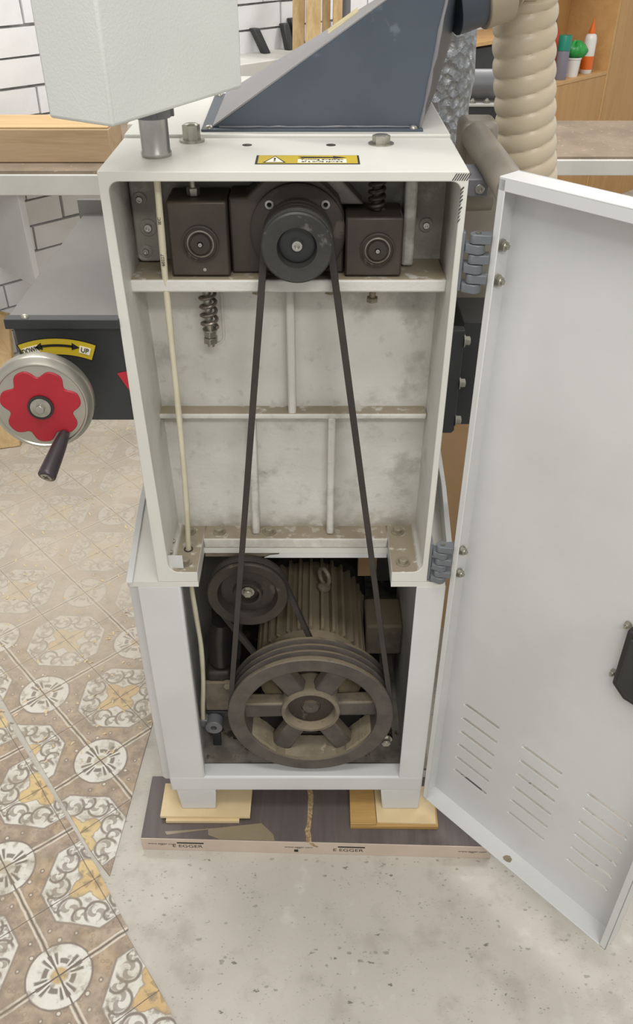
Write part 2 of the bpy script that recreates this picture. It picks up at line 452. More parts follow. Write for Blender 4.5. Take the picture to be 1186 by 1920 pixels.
# bolts: axis +z, base at origin
def hexring(r, z0, z1): return [(r*math.cos(PI/3*i), r*math.sin(PI/3*i)) for i in range(6)]
def bolt_mesh(name, mat, r=0.008, h=0.006, washer=0.011, stud=0.0):
    mb = MB()
    mb.lathe([(0, 0), (washer, 0), (washer, 0.0015), (0, 0.0015)], (0, 0, 0), 'z', 20)
    mb.prism(hexring(r, 0, 0), 0.0015, 0.0015 + h, 'z')
    mb.lathe([(r*0.8, 0.0015 + h), (r*0.72, 0.0015 + h + 0.0007), (0, 0.0015 + h + 0.0007)], (0, 0, 0), 'z', 16)
    if stud: mb.lathe([(r*0.5, 0.0015 + h), (r*0.5, 0.0015 + h + stud), (0, 0.0015 + h + stud)], (0, 0, 0), 'z', 12)
    return protomesh(mb, name, mat)
def socket_mesh(name, mat, r=0.006, h=0.005):
    mb = MB().lathe([(r, 0), (r, h*0.85), (r*0.9, h), (r*0.5, h), (r*0.45, h*0.4), (0, h*0.4)], (0, 0, 0), 'z', 20)
    return protomesh(mb, name, mat)
BOLT = bolt_mesh('hex_bolt', 'zinc'); BOLT_D = bolt_mesh('dusty_hex_bolt', 'zinc_dusty', 0.0078, 0.006, 0.0112)
NUT_S = bolt_mesh('small_nut', 'zinc', 0.0052, 0.004, 0.0062, 0.003)
BOLT_BIG = bolt_mesh('top_bolt', 'zinc', 0.0115, 0.009, 0.0165)
SOCK = socket_mesh('socket_screw', 'steel'); RIVET = protomesh(MB().lathe([(0.0055, 0), (0.005, 0.002), (0.003, 0.0038), (0, 0.0042)], (0, 0, 0), 'z', 16), 'rivet', 'zinc')
FRONT = (PI/2, 0, 0)                         # +z of a bolt turned to face the camera (-y)

_dg = None
def text(txt, size, name, mat, parent, fn, depth=0.0003, align='CENTER'):
    """lettering: built-in font turned into mesh; fn maps (x, y, out) of the lettering plane to the world"""
    cu = bpy.data.curves.new('lettering', 'FONT'); cu.body = txt; cu.size = size; cu.align_x = align; cu.align_y = 'CENTER'; cu.extrude = depth
    o = bpy.data.objects.new('lettering', cu); COL.objects.link(o)
    bpy.context.view_layer.update()
    me = bpy.data.meshes.new_from_object(o.evaluated_get(bpy.context.evaluated_depsgraph_get()))
    vs = [fn(v.co.x, v.co.y, v.co.z) for v in me.vertices]; fs = [tuple(p.vertices) for p in me.polygons]
    bpy.data.objects.remove(o); bpy.data.meshes.remove(me); bpy.data.curves.remove(cu)
    mb = MB(); mb.add(vs, fs)
    return build(mb, name, mat, parent)

# ------------------------------------------------------------------ the room
floor = build(MB().box(-3.2, 3.4, -3.0, 6.0, -0.05, 0.0), 'floor', 'concrete'); tag(floor, 'grey speckled polished concrete floor', None, kind='structure')

def clip(poly, inside):                       # clip by half planes (a,b,c): a*x+b*y<=c
    for a, b, c in inside:
        out = []
        for i in range(len(poly)):
            p, q = poly[i], poly[(i+1) % len(poly)]
            dp, dq = a*p[0]+b*p[1]-c, a*q[0]+b*q[1]-c
            if dp <= 0: out.append(p)
            if (dp < 0 < dq) or (dq < 0 < dp):
                t = dp/(dp-dq); out.append((p[0]+(q[0]-p[0])*t, p[1]+(q[1]-p[1])*t))
        poly = out
        if len(poly) < 3: return []
    return poly
def hp(p, q):                                 # half plane left of p->q
    a, b = (q[1]-p[1]), -(q[0]-p[0]); return (a, b, a*p[0]+b*p[1])
def lay(org, ang, planes, mat, rng):
    h = L_TILE/2; ca, sa = math.cos(ang), math.sin(ang); g = 0.00025
    for i in range(-rng, rng):
        for j in range(-rng, rng):
            sq = [(i*h+g, j*h+g), ((i+1)*h-g, j*h+g), ((i+1)*h-g, (j+1)*h-g), (i*h+g, (j+1)*h-g)]
            sq = [(org[0]+x*ca-y*sa, org[1]+x*sa+y*ca) for x, y in sq]
            sq = clip(sq, planes)
            if len(sq) < 3: continue
            ar = abs(sum(sq[k][0]*sq[(k+1) % len(sq)][1]-sq[(k+1) % len(sq)][0]*sq[k][1] for k in range(len(sq))))/2
            if ar < 4e-4: continue
            build(MB().prism(sq, 0.0, 0.0028, 'z'), 'tile', mat, floor)
lay(ORG_A, ANG_A, [hp((-0.400, -0.112), (-0.3764, 0.2546)), hp((-0.3764, 0.2546), (-0.352, 0.64)), (0, 1, 1.95), (-1, 1, 3.0), hp((-0.69, 0.262), (-0.4195, -0.0979)), (-1, 0, 1.35)], 'tile_a', 22)
lay(ORG_B, ANG_B, [hp((-0.05, -0.645), (-0.4308, -0.0923)), hp((-0.4308, -0.0923), (-0.69, 0.2394)), (-1, 0, 1.25), (0, -1, 0.62), (0, 1, 0.9)], 'tile_b', 14)

# brick wall, running away to the right
W0 = Vector((-0.95, 2.08, 0)); WE = Vector((math.sqrt(.5), math.sqrt(.5), 0)); WN = Vector((math.sqrt(.5), -math.sqrt(.5), 0)); WROT = (0, 0, PI/4)
def wp(s, off, z): return W0 + WE*s + WN*off + Vector((0, 0, z))
def wbox(mb, s0, s1, o0, o1, z0, z1):         # box in wall coordinates, o = distance out from the wall
    return mb.hexa([wp(s0, o0, z0), wp(s1, o0, z0), wp(s1, o1, z0), wp(s0, o1, z0), wp(s0, o0, z1), wp(s1, o0, z1), wp(s1, o1, z1), wp(s0, o1, z1)])
wall = build(wbox(MB(), -2.2, 5.2, -0.2, -0.0022, 0, 2.8), 'wall_back', 'mortar'); tag(wall, 'whitewashed brick wall behind the benches', kind='structure')
BRICKS = []
for k in range(3):
    mb = MB().box(-0.124, 0.124, -0.02, 0.0, -0.0398, 0.0398)
    mb.v = [(x + random.uniform(-.002, .002), y + random.uniform(-.0015, .0015), z + random.uniform(-.002, .002)) for x, y, z in mb.v]
    BRICKS.append(protomesh(mb, 'brick', 'brick'))
offs = {7: 0.005, 4: 0.008, 0: 0.025, -1: 0.153, 1: 0.15, 5: 0.13, 6: 0.10, 2: 0.03, 3: 0.14}
for k in range(-6, 11):
    z = 0.593 + 0.0873*k + 0.0437
    o = offs.get(k, 0.0 if k % 2 else 0.125)
    for j in range(-4, 10):
        s = o + 0.256*j + 0.128
        b = inst(random.choice(BRICKS), 'brick', wp(s, random.uniform(-.0015, .0015), z), wall, WROT)

# ------------------------------------------------------------------ THE PLANER
PL = thing('thickness_planer', 'white cast-iron thickness planer with its side door open and pulleys showing', 'planer', (-0.04, 0.25, 0.053))

# upright casting seen end-on
r = 0.016
prof = [(-.2505, .655), (-.2515, 1.2745), (.1752, 1.2745), (.1745, .655), (.118, .655), (.118, .675)]
prof += arc(.1655-r, .675+r, r, -90, 0) + arc(.1675-.012, 1.2632-.012, .012, 0, 90) + arc(-.2405+.012, 1.2632-.012, .012, 90, 180) + arc(-.231+r, .675+r, r, 180, 270) + [(-.187, .675), (-.187, .655)]
CA = build(MB().prism(prof, 0.0, 0.168), 'column_casting', 'white', PL, 0.0012)
CA.data.materials.append(M['cast'])
for p in CA.data.polygons:                    # the inside of the frame carries the grimy casting paint
    c = p.center + Vector(WORG[CA]); n = p.normal
    inner = (-.25 < c.x < .174) and (c.z < 1.272) and abs(n.y) < .5 and c.z > .66
    if inner: p.material_index = 1
web = build(MB().box(-.2405, .1675, .12, .160, .675, 1.2632), 'web_plate', 'cast', CA)
def rib(pts, y0, y1, name='rib'): return build(MB().prism(pts, y0, y1), name, 'cast', CA, 0.003, 2)
rib([(-.238, .8946), (.165, .8946), (.165, .9046), (-.238, .9046)], .095, .122)
rib([(-.0425, .900), (-.0305, .900), (-.0305, 1.12), (-.0425, 1.12)], .097, .122)
rib([(-.1065, .676), (-.094, .676), (-.092, .898), (-.103, .898)], .095, .122)
rib([(.0165, .676), (.0285, .676), (.029, .898), (.0175, .898)], .095, .122)
rib([(-.2405, 1.1145), (.1675, 1.1145), (.1675, 1.132), (-.2405, 1.132)], .040, .122, 'ledge')
rib([(-.187, .655), (.118, .655), (.118, .675), (-.187, .675)], .085, .125, 'flange_strip')
rib([(-.19, 1.243), (-.07, 1.243), (-.052, 1.263), (-.19, 1.263)], .085, .122)
rib([(.03, 1.213), (.06, 1.213), (.012, 1.263), (-.01, 1.263)], .085, .122)
# side pads with their screws
build(MB().prism(arc(-.212, 1.142, .008, -90, 0) + arc(-.212, 1.255, .008, 0, 90) + arc(-.231, 1.255, .008, 90, 180) + arc(-.231, 1.142, .008, 180, 270), .100, .122), 'screw_pad', 'cast', CA, .003)
build(MB().prism([(.112, 1.133), (.128, 1.133), (.128, 1.262), (.112, 1.262)], .085, .122), 'guide_rib', 'cast', CA, .004)
for (x, z, s) in ((-.2262, 1.216, 1), (-.2195, 1.1801, 1.25), (-.2261, 1.1492, .95), (.1452, 1.1774, 1.05)):
    w = MB().lathe([(0, .0), (.0075*s, 0), (.0085*s, -.002), (.0055*s, -.0025), (0, -.0025)], (x, .1 if x < 0 else .1195, z), 'y', 20)
    build(w, 'screw_boss', 'cast', CA)
    inst(SOCK, 'socket_screw', (x, .098 if x < 0 else .1175, z), CA, FRONT, (.7*s, .7*s, .8))
# slot for the lower spring
pth = [(-.160, .1195, 1.112), (-.160, .1195, 1.02)] + [(-.1465+.0135*math.cos(a), .1195, 1.02+.0135*math.sin(a)) for a in [PI+PI*i/8 for i in range(9)]] + [(-.133, .1195, 1.112)]
build(MB().tube(pth, .0022, 8), 'slot_rim', 'cast', CA)
# flange bolts
for x, y in ((-.2118, .104), (-.1619, .104), (-.0783, .104), (.1352, .104), (-.2087, .0236), (.1374, .0236)):
    inst(BOLT_D, 'flange_bolt', (x, y, .675), CA, (0, 0, random.uniform(0, 1)))
# top bolts, holes and scuffs
for x, y in ((-.1601, .1496), (.0822, .135)):
    inst(BOLT_BIG, 'top_bolt', (x, y, 1.2743), CA, (0, 0, .3 if x < 0 else .9), (1, 1, 1.9) if x < 0 else (1, 1, 1))
for x in (-.0878, .0183):
    build(MB().lathe([(0, 0), (.0062, 0), (.0062, .0004), (.0048, .0004), (.0045, .0002), (0, .0002)], (x, .128, 1.2745), 'z', 20), 'tapped_hole', 'dark_iron', CA)
sc = MB()
for i in range(7):
    a = .1555 + i*.0027; sc.add([(a, -.0004, 1.2645), (a+.0014, -.0004, 1.2645), (a+.006, -.0004, 1.2725), (a+.0045, -.0004, 1.2725)], [(0, 1, 2, 3)])
for i in range(9):
    zz = 1.255 - i*.0045; sc.add([(.1665, -.0004, zz), (.1668, -.0004, zz-.003), (.1700+random.uniform(-.001, .0015), -.0004, zz+.002), (.1697, -.0004, zz+.003)], [(0, 1, 2, 3)])
build(sc, 'paint_scuff', 'ink_grey', CA)

# cover over the cutter block, rear column
build(MB().box(-.2515, .1752, .170, .62, 1.15, 1.2785), 'top_cover', 'white', PL, .002)
build(MB().box(-.2505, .1745, .48, .62, .655, 1.15), 'rear_column', 'white', PL, .003)
build(MB().box(-.24, .165, .165, .48, .80, .83), 'planer_table', 'grey_metal', PL, .002)

# bearing blocks
def bearing(name, x0, x1, z0, z1, cx, cz, rr):
    o = build(MB().box(x0, x1, .048, .112, z0, z1), name, 'brown_iron', PL, .003, 2)
    build(MB().lathe([(rr, .0), (rr, -.0022), (rr*.9, -.003), (rr*.86, -.0012), (rr*.8, -.0012)], (cx, .048, cz), 'y', 40), 'circlip', 'dark_iron', o)
    build(MB().lathe([(rr*.74, 0), (rr*.74, -.0016), (rr*.66, -.0022), (rr*.62, -.0006), (rr*.60, 0)], (cx, .048, cz), 'y', 40), 'bearing_race', 'spring', o)
    build(MB().lathe([(rr*.56, 0), (rr*.56, -.003), (rr*.52, -.004), (rr*.16, -.004), (rr*.12, -.001), (0, -.001)], (cx, .048, cz), 'y', 32), 'shaft_end', 'dark_iron', o)
    inst(SOCK, 'grease_nipple', (cx, .0455, cz), o, FRONT, (.45, .45, .7))
    return o
bl = bearing('roller_bearing_block', -.1855, -.1105, 1.1335, 1.2275, -.146, 1.1757, .0232)
br = bearing('roller_bearing_block', .0362, .1085, 1.1335, 1.2085, .0771, 1.1676, .0222)
build(MB().lathe([(.0022, 0), (.0022, -.0008), (0, -.0008)], (-.143, .048, 1.1425), 'y', 12), 'oil_hole', 'steel', bl)
hz = [(-.1095, 1.1325), (.0352, 1.1325), (.0352, 1.205), (.028, 1.226), (.006, 1.2485), (-.02, 1.2605), (-.045, 1.2605), (-.062, 1.252), (-.080, 1.235), (-.086, 1.2285), (-.1095, 1.2285)]
HO = build(MB().prism(hz, .062, .118), 'cutterhead_housing', 'brown_iron', PL, .003)
build(MB().lathe([(.060, 0), (.060, -.006), (.057, -.008), (.03, -.008)], (-.0235, .062, 1.187), 'y', 48), 'bearing_cap', 'dark_iron', HO)
for x in (-.0581, .0112): inst(SOCK, 'cap_screw', (x, .056, 1.2225), HO, FRONT)

# springs and adjusting bolts
def helix(cx, cy, z0, z1, R, rw, turns):
    n = int(turns*18); return MB().tube([(cx+R*math.cos(2*PI*turns*i/n), cy+R*math.sin(2*PI*turns*i/n), z0+(z1-z0)*i/n) for i in range(n+1)], rw, 7)
sl = build(helix(-.148, .088, 1.0455, 1.113, .0105, .0025, 5.5), 'tension_spring', 'spring', PL)
build(MB().lathe([(0, 0), (.0052, 0), (.0052, .095), (0, .095)], (-.148, .088, 1.018), 'z', 14), 'stud', 'zinc', sl)
for z, rr in ((1.0325, .0095), (1.0235, .0105)): build(MB().prism([(-.148+rr*math.cos(PI/3*i+.5), .088+rr*math.sin(PI/3*i+.5)) for i in range(6)], z, z+.0085, 'z'), 'lock_nut', 'zinc', sl, .0008)
build(MB().lathe([(0, 0), (.0105, 0), (.0105, .002), (0, .002)], (-.148, .088, 1.042), 'z', 20), 'washer', 'zinc', sl)
sr = build(helix(.0755, .075, 1.210, 1.262, .0088, .0028, 6), 'pressure_spring', 'dark_iron', PL)
build(MB().lathe([(0, 0), (.0062, 0), (.0062, .05), (0, .05)], (.0755, .075, 1.2105), 'z', 14), 'stud', 'dark_iron', sr)
ab = build(MB().lathe([(0, 0), (.0045, 0), (.0045, .036), (0, .036)], (-.1535, .075, 1.228), 'z', 14), 'adjusting_bolt', 'zinc', PL)
build(MB().prism([(-.1535+.0085*math.cos(PI/3*i+.2), .075+.0085*math.sin(PI/3*i+.2)) for i in range(6)], 1.2278, 1.2375, 'z'), 'nut', 'zinc', ab, .0008)
for x, zz in ((.0755, 1.094), (.019, 1.106), (-.079, 1.106)):
    lb = build(MB().lathe([(0, 0), (.0045, 0), (.0045, .03), (0, .03)], (x, .085, zz-.004), 'z', 12), 'stop_bolt', 'zinc_dusty', PL)
    build(MB().prism([(x+.0082*math.cos(PI/3*i+.4), .085+.0082*math.sin(PI/3*i+.4)) for i in range(6)], zz-.0095, zz-.003, 'z'), 'bolt_head', 'zinc_dusty', lb, .0006)

# pulleys
TP, BP, MP = (-.0235, 1.187), (-.0107, .319), (-.117, .573)
YG = (.008, .022, .036)                       # belt grooves, front to back
gr = [(.043, 0.)]
for y in YG: gr += [(.043, y-.0062), (.034, y-.0035), (.034, y+.0035), (.043, y+.0062)]
tp = build(MB().lathe([(.0, .012), (.0225, .012), (.0245, -.003), (.041, -.005), (.043, -.003)] + gr[1:] + [(.043, .045), (.02, .045), (.02, .062)], (TP[0], 0, TP[1]), 'y', 56), 'cutterhead_pulley', 'pulley_top', PL, smooth=30)
inst(SOCK, 'socket_screw', (TP[0], .012, TP[1]), tp, FRONT, (1.15, 1.15, 1.6))
build(MB().lathe([(.0215, 0), (.0215, -.002), (.0195, -.0025), (.008, -.001), (0, -.001)], (TP[0], .0118, TP[1]), 'y', 32), 'pulley_hub', 'matte_black', tp)

BY = .011
rim = [(.121, .012), (.121, .0), (.1235, -.0015), (.149, -.0015), (.151, 0.)]
for y in (.012, .027, .042): rim += [(.151, y-.0064), (.143, y-.0035), (.143, y+.0035), (.151, y+.0064)]
rim += [(.151, .054), (.121, .054)]
bp = build(MB().lathe(rim, (BP[0], BY, BP[1]), 'y', 88, closed=True), 'drive_pulley', 'pulley', PL, smooth=30)
for k in range(6):
    mb = MB(); a = PI/3*k + .03
    for (r0, w0) in ((.044, .021), (.124, .0225)):
        for y in (.027, .052):
            ww = w0 if y > .03 else w0*.82
            mb.v += [(r0, y, -ww), (r0, y, ww)]
    mb.f += [(0, 1, 5, 4), (2, 6, 7, 3), (0, 4, 6, 2), (1, 3, 7, 5), (0, 2, 3, 1), (4, 5, 7, 6)]
    mb.map(lambda p: (BP[0]+p[0]*math.cos(a)-p[2]*math.sin(a), p[1], BP[1]+p[0]*math.sin(a)+p[2]*math.cos(a)))
    build(mb, 'spoke', 'pulley', bp, .004, 2)
hb = build(MB().lathe([(.046, .062), (.0535, .058), (.0545, .014), (.0535, .0105), (.0475, .0095), (.0455, .0115), (.0435, .027), (.0, .027)], (BP[0], BY, BP[1]), 'y', 48), 'hub', 'hub', bp)
build(MB().lathe([(.0425, .0268), (.042, .0255), (.018, .0253), (.0165, .0268)], (BP[0], BY, BP[1]), 'y', 40), 'hub_plate', 'dark_iron', bp)
build(MB().lathe([(.0155, .0268), (.0150, .0225), (.0135, .0215), (.0025, .0215), (.002, .0235), (0, .0235)], (BP[0], BY, BP[1]), 'y', 28), 'shaft_end', 'pulley', bp)
# sawdust lying inside the rim
for a0, a1 in ((205, 237), (246, 294), (303, 338)):
    n = 14; mb = MB()
    for i in range(n+1):
        a = math.radians(a0+(a1-a0)*i/n); t = 1-abs(2*i/n-1)
        ri = .1212 - .008*t**.5*random.uniform(.75, 1.0) - .0008
        for y in (BY+.003, BY+.05): mb.v.append((BP[0]+ri*math.cos(a), y, BP[1]+ri*math.sin(a))); mb.v.append((BP[0]+.1225*math.cos(a), y, BP[1]+.1225*math.sin(a)))
    for i in range(n):
        o = i*4; mb.f += [(o, o+4, o+6, o+2), (o, o+1, o+5, o+4), (o+2, o+6, o+7, o+3)]
    mb.f += [(0, 2, 3, 1), (n*4, n*4+1, n*4+3, n*4+2)]
    tag(build(mb, 'sawdust_layer', 'dust', bp, smooth=60), kind='stuff')

def belt(ca, ra, cb, rb, y, w=.010, th=.0085, name='drive_belt'):
    """open belt round two circles in the plane y"""
    A, B = Vector((ca[0], ca[1])), Vector((cb[0], cb[1])); d = (B-A).length
    base = math.atan2(B.y-A.y, B.x-A.x); al = math.acos((ra-rb)/d)
    pts = []
    n = 20
    for i in range(n+1): a = base+al + (2*PI-2*al)*i/n; pts.append((A, ra, a))
    n = 44
    for i in range(n+1): a = base-al + (2*al)*i/n; pts.append((B, rb, a))
    mb = MB(); m = len(pts)
    for c, rr, a in pts:
        for q, ww in ((rr-th*.5, w*.36), (rr+th*.5, w*.5)):
            for s in (-1, 1): mb.v.append((c.x+q*math.cos(a), y+s*ww, c.y+q*math.sin(a)))
    for i in range(m):
        o, p = i*4, ((i+1) % m)*4
        mb.f += [(o, p, p+2, o+2), (o+1, o+3, p+3, p+1), (o, o+1, p+1, p), (o+2, p+2, p+3, o+3)]
    return build(mb, name, 'belt', PL)
for k, y in enumerate(YG): belt(TP, .0395, BP, .1475, BY+(.012, .027, .042)[k]*.93 - .003)

mp = build(MB().lathe([(0, .012), (.018, .012), (.0195, .003), (.024, .003), (.026, .012), (.046, .014), (.0505, .004), (.0515, .0015), (.067, .0), (.069, .002), (.069, .006), (.058, .0115), (.058, .0155), (.069, .021), (.069, .026), (.03, .027), (.02, .05)], (MP[0], .058, MP[1]), 'y', 64), 'feed_pulley', 'dark_iron', PL, smooth=30)
inst(BOLT, 'hub_bolt', (MP[0], .0695, MP[1]), mp, FRONT)
belt(MP, .0655, BP, .042, .058+.0135, .011, .0085, 'feed_belt')
build(MB().lathe([(.02, 0), (.043, 0), (.047, .004), (.039, .010), (.039, .014), (.047, .02), (.043, .024), (.02, .024)], (BP[0], .068, BP[1]), 'y', 40), 'motor_pulley', 'dark_iron', PL)

# motor
mo = build(MB().lathe([(.02, .092), (.085, .094), (.099, .104), (.101, .135), (.093, .137), (.093, .345), (.03, .345)], (BP[0], 0, BP[1]), 'y', 56), 'motor', 'motor', PL)
fm = protomesh(MB().box(-.0028, .0028, 0, .205, .088, .107), 'fin', 'motor')
for k in range(30): inst(fm, 'fin', (BP[0], .137, BP[1]), mo, (0, 2*PI*k/30, 0))
build(MB().lathe([(.06, .345), (.113, .345), (.116, .349), (.116, .43), (.105, .44), (0, .44)], (BP[0], 0, BP[1]), 'y', 48), 'fan_cowl', 'motor_dark', mo)
ey = [(.0155+.0, .25+.0, .4655+.0)]
ring = [(.0155+.015*math.sin(a)*.62, .25-.015*math.sin(a)*.78, .452+.018*math.cos(a)) for a in [2*PI*i/24 for i in range(25)]]
build(MB().tube(ring, .0045, 10), 'eye_bolt', 'zinc_dusty', mo)
build(MB().lathe([(0, 0), (.013, 0), (.013, .006), (.006, .010), (0, .010)], (.0155, .25, .4225), 'z', 20), 'eye_bolt_base', 'zinc_dusty', mo)
build(MB().hexa([(.060, .205, .372), (.062, .203, .374), (.092, .203, .330), (.090, .205, .328), (.066, .315, .385), (.068, .313, .387), (.100, .313, .345), (.098, .315, .343)]), 'name_plate', 'motor', mo)
build(MB().box(.098, .172, .20, .285, .285, .365), 'terminal_box', 'hub', mo, .006, 3)
build(MB().box(.084, .122, .30, .325, .41, .60), 'packing_strip', 'card', mo, .001)
build(MB().box(-.11, -.06, .11, .36, .165, .26), 'motor_foot', 'motor_dark', mo, .003)
build(MB().box(.04, .09, .11, .36, .165, .26), 'motor_foot', 'motor_dark', mo, .003)
build(MB().box(-.17, .14, .10, .42, .143, .165), 'motor_plate', 'dark_iron', PL, .002)

# feed gearbox arm and tensioner at the left
ta = build(MB().tube([(-.172, .10, .475), (-.176, .10, .44), (-.178, .10, .375)], [.018, .024, .022], 20), 'tension_arm', 'black', PL)
build(MB().box(-.206, -.160, .075, .125, .318, .366), 'pivot_block', 'dark_iron', ta, .008, 3)
inst(BOLT_D, 'pivot_bolt', (-.166, .074, .338), ta, FRONT)
br2 = build(MB().box(-.212, -.150, .07, .078, .268, .345), 'motor_bracket', 'hub', PL, .002)
build(MB().box(-.212, -.150, .066, .082, .255, .268), 'bracket_edge', 'matte_black', br2, .001)
build(MB().box(-.206, -.190, .072, .080, .16, .256), 'bracket_leg', 'matte_black', br2, .001)

# base cabinet
BA = build(MB().prism([(-.298, -.003), (-.298, 0), (-.187, 0), (-.187, .085), (.118, .085), (.118, 0), (.2035, 0), (.218, .2), (.228, .62), (-.335, .62), (-.3135, .2)], .645, .655, 'z'), 'base_cabinet', 'white', PL, .0012)
def part(mb, name, mat, parent, bv=.001, sg=2): return build(mb, name, mat, parent, bv, sg)
part(MB().prism([(-.284, .0), (-.218, 0), (-.2155, .003), (-.220, .036), (-.223, .036), (-.2195, .004), (-.281, .004), (-.281, .032), (-.284, .032)], .1145, .645, 'z'), 'front_post', 'white_cool', BA, .0025, 3)
part(MB().prism([(.159, 0), (.2055, 0), (.2055, .032), (.2025, .032), (.2025, .004), (.163, .004), (.168, .036), (.165, .036), (.159, .003)], .1145, .645, 'z'), 'front_post', 'white_cool', BA, .004, 3)
part(MB().box(-.285, .2055, -.0004, .034, .1145, .157), 'bottom_rail', 'white_cool', BA, .004, 3)
part(MB().prism([(-.300, .028), (-.308, .034), (-.335, .60), (-.331, .60), (-.304, .036), (-.284, .036), (-.284, .028)], .112, .645, 'z'), 'side_panel', 'white_cool', BA, .002)
part(MB().prism([(.2055, .032), (.224, .60), (.228, .60), (.2085, .032)], .112, .645, 'z'), 'side_panel', 'white_cool', BA, .001)
part(MB().box(-.2305, -.2285, .036, .34, .138, .644), 'inner_wall', 'inner_grey', BA, 0)
part(MB().box(.1715, .1735, .036, .34, .138, .644), 'inner_wall', 'inner_grey', BA, 0)
part(MB().box(-.334, .227, .60, .605, .112, .645), 'back_panel', 'inner_grey', BA)
part(MB().box(-.30, .222, .034, .60, .132, .138), 'floor_pan', 'pan', BA, 0)
part(MB().prism([(-.300, -.004), (-.308, .1), (-.3155, .2), (-.338, .62), (-.328, .62), (-.3055, .2), (-.290, -.004)], .655, .659, 'z'), 'top_rim', 'white_cool', BA, .0008)
part(MB().prism([(.205, .02), (.218, .2), (.228, .5), (.238, .5), (.226, .2), (.214, .02)], .655, .70, 'z'), 'top_rim', 'white_cool', BA, .0008)
part(MB().prism([(-.088, .634), (.118, .634), (.118, .6545), (-.060, .6545), (-.060, .646), (-.064, .641), (-.078, .639)], .0855, .0875), 'front_lip', 'white_cool', BA, .0005)
part(MB().box(-.187, -.062, .090, .094, .633, .6545), 'stiffener', 'dust', BA, .0008)
part(MB().hexa([(-.270, .001, .053), (-.2015, .001, .053), (-.2015, .055, .053), (-.270, .055, .053), (-.275, .001, .1145), (-.198, .001, .1145), (-.198, .06, .1145), (-.275, .06, .1145)]), 'foot', 'white_cool', BA, .002)
part(MB().hexa([(.1315, .001, .053), (.2045, .001, .053), (.2045, .055, .053), (.1315, .055, .053), (.126, .001, .1145), (.2055, .001, .1145), (.2055, .06, .1145), (.126, .06, .1145)]), 'foot', 'white_cool', BA, .002)
for x in (-.27, .135): part(MB().box(x, x+.07, .54, .60, .0, .112), 'foot', 'white_cool', BA, .002)
ear = build(MB().lathe([(.006, -.001), (.006, .03), (.0165, .03), (.0165, 0), (.0155, -.001)], (-.1965, .045, .2475), 'y', 32, closed=True), 'latch_boss', 'grey_metal', BA)
build(MB().box(-.2245, -.208, .05, .072, .243, .262), 'latch_tab', 'grey_metal', BA, .002)
build(MB().lathe([(.0, -.001), (.006, -.001), (.006, .012), (0, .012)], (-.1965, .062, .2475), 'y', 20), 'boss_hole', 'ink', BA)
inst(BOLT, 'pan_bolt', (.134, .045, .215), BA, FRONT, (1.1, 1.1, 1.6))
build(MB().lathe([(.0135, .0), (.0135, .02), (0, .02)], (.134, .047, .215), 'y', 24), 'bolt_boss', 'dark_iron', BA)

# L bracket inside the lower left corner
lb = build(MB().prism([(-.2375, .008), (-.2090, .008), (-.2090, .0095), (-.2360, .0095), (-.2360, .080), (-.2375, .080)], .6765, .7015, 'z'), 'latch_bracket', 'white_cool', CA)
for y, z in ((.030, .6915), (.058, .6915)): inst(NUT_S, 'nut', (-.236, y, z), lb, (0, PI/2, 0))

# cable down the left side
cp = [(-.1895, .035, 1.262), (-.192, .04, 1.2), (-.1945, .044, 1.13), (-.1955, .046, 1.06), (-.1965, .047, .98), (-.198, .049, .88), (-.202, .054, .76), (-.2075, .0573, .675), (-.210, .058, .60), (-.2075, .056, .53), (-.2045, .053, .46), (-.207, .052, .38), (-.214, .054, .30), (-.217, .056, .262)]
def smoothpath(P, k=6):
    P = [Vector(p) for p in P]; out = []
    for i in range(len(P)-1):
        a, b, c, d = P[max(i-1, 0)], P[i], P[i+1], P[min(i+2, len(P)-1)]
        for j in range(k):
            t = j/k; out.append(.5*((2*b)+(-a+c)*t+(2*a-5*b+4*c-d)*t*t+(-a+3*b-3*c+d)*t**3))
    out.append(P[-1]); return out
cab = build(MB().tube(smoothpath(cp), .0043, 12, rf=lambda i, a, rr: rr*(1+.05*math.cos(2*PI*(a*2+i*.11)))), 'power_cable', 'cable', PL)
for txt, z in (('IEC', 1.208), ('60227', 1.158)):
    xx = -.1922 if z > 1.2 else -.1937; yy = .0355 if z > 1.2 else .0385
    text(txt, .0062, 'printed_mark', 'ink_grey', cab, lambda a, b, c, z=z, xx=xx, yy=yy: (xx-b*.9, yy - c - .0004, z+a))
build(MB().lathe([(.0055, .0), (.0075, 0), (.0075, .0012), (.0055, .0012)], (-.2075, .0573, .675), 'z', 20, closed=True), 'cable_grommet', 'dark_iron', CA)

# control box on its post
ps = build(MB().lathe([(.0175, 0), (.0185, .002), (.0185, .005), (.0172, .007), (.0172, .046), (0, .046)], (-.194, .074, 1.2743), 'z', 36), 'post', 'steel', PL)
build(MB().lathe([(.0, .0), (.022, .0), (.0235, .003), (.0235, .018), (0, .018)], (-.194, .074, 1.318), 'z', 36), 'collar_nut', 'grey_metal', ps)
for a in range(5): build(MB().box(-.194+.0225*math.cos(a*1.25)-.003, -.194+.0225*math.cos(a*1.25)+.003, .074+.0225*math.sin(a*1.25)-.003, .074+.0225*math.sin(a*1.25)+.003, 1.319, 1.331), 'nut_tooth', 'grey_metal', ps)
c0 = Vector((-.2098, -.0706)); d1 = Vector((.1174, .2285)); d2 = Vector((-.0783, .0472))
bx = [c0, c0+d1, c0+d1+d2, c0+d2]
build(MB().prism([(p.x, p.y) for p in bx], 1.335, 1.56, 'z'), 'control_box', 'box_white', PL, .004, 3)

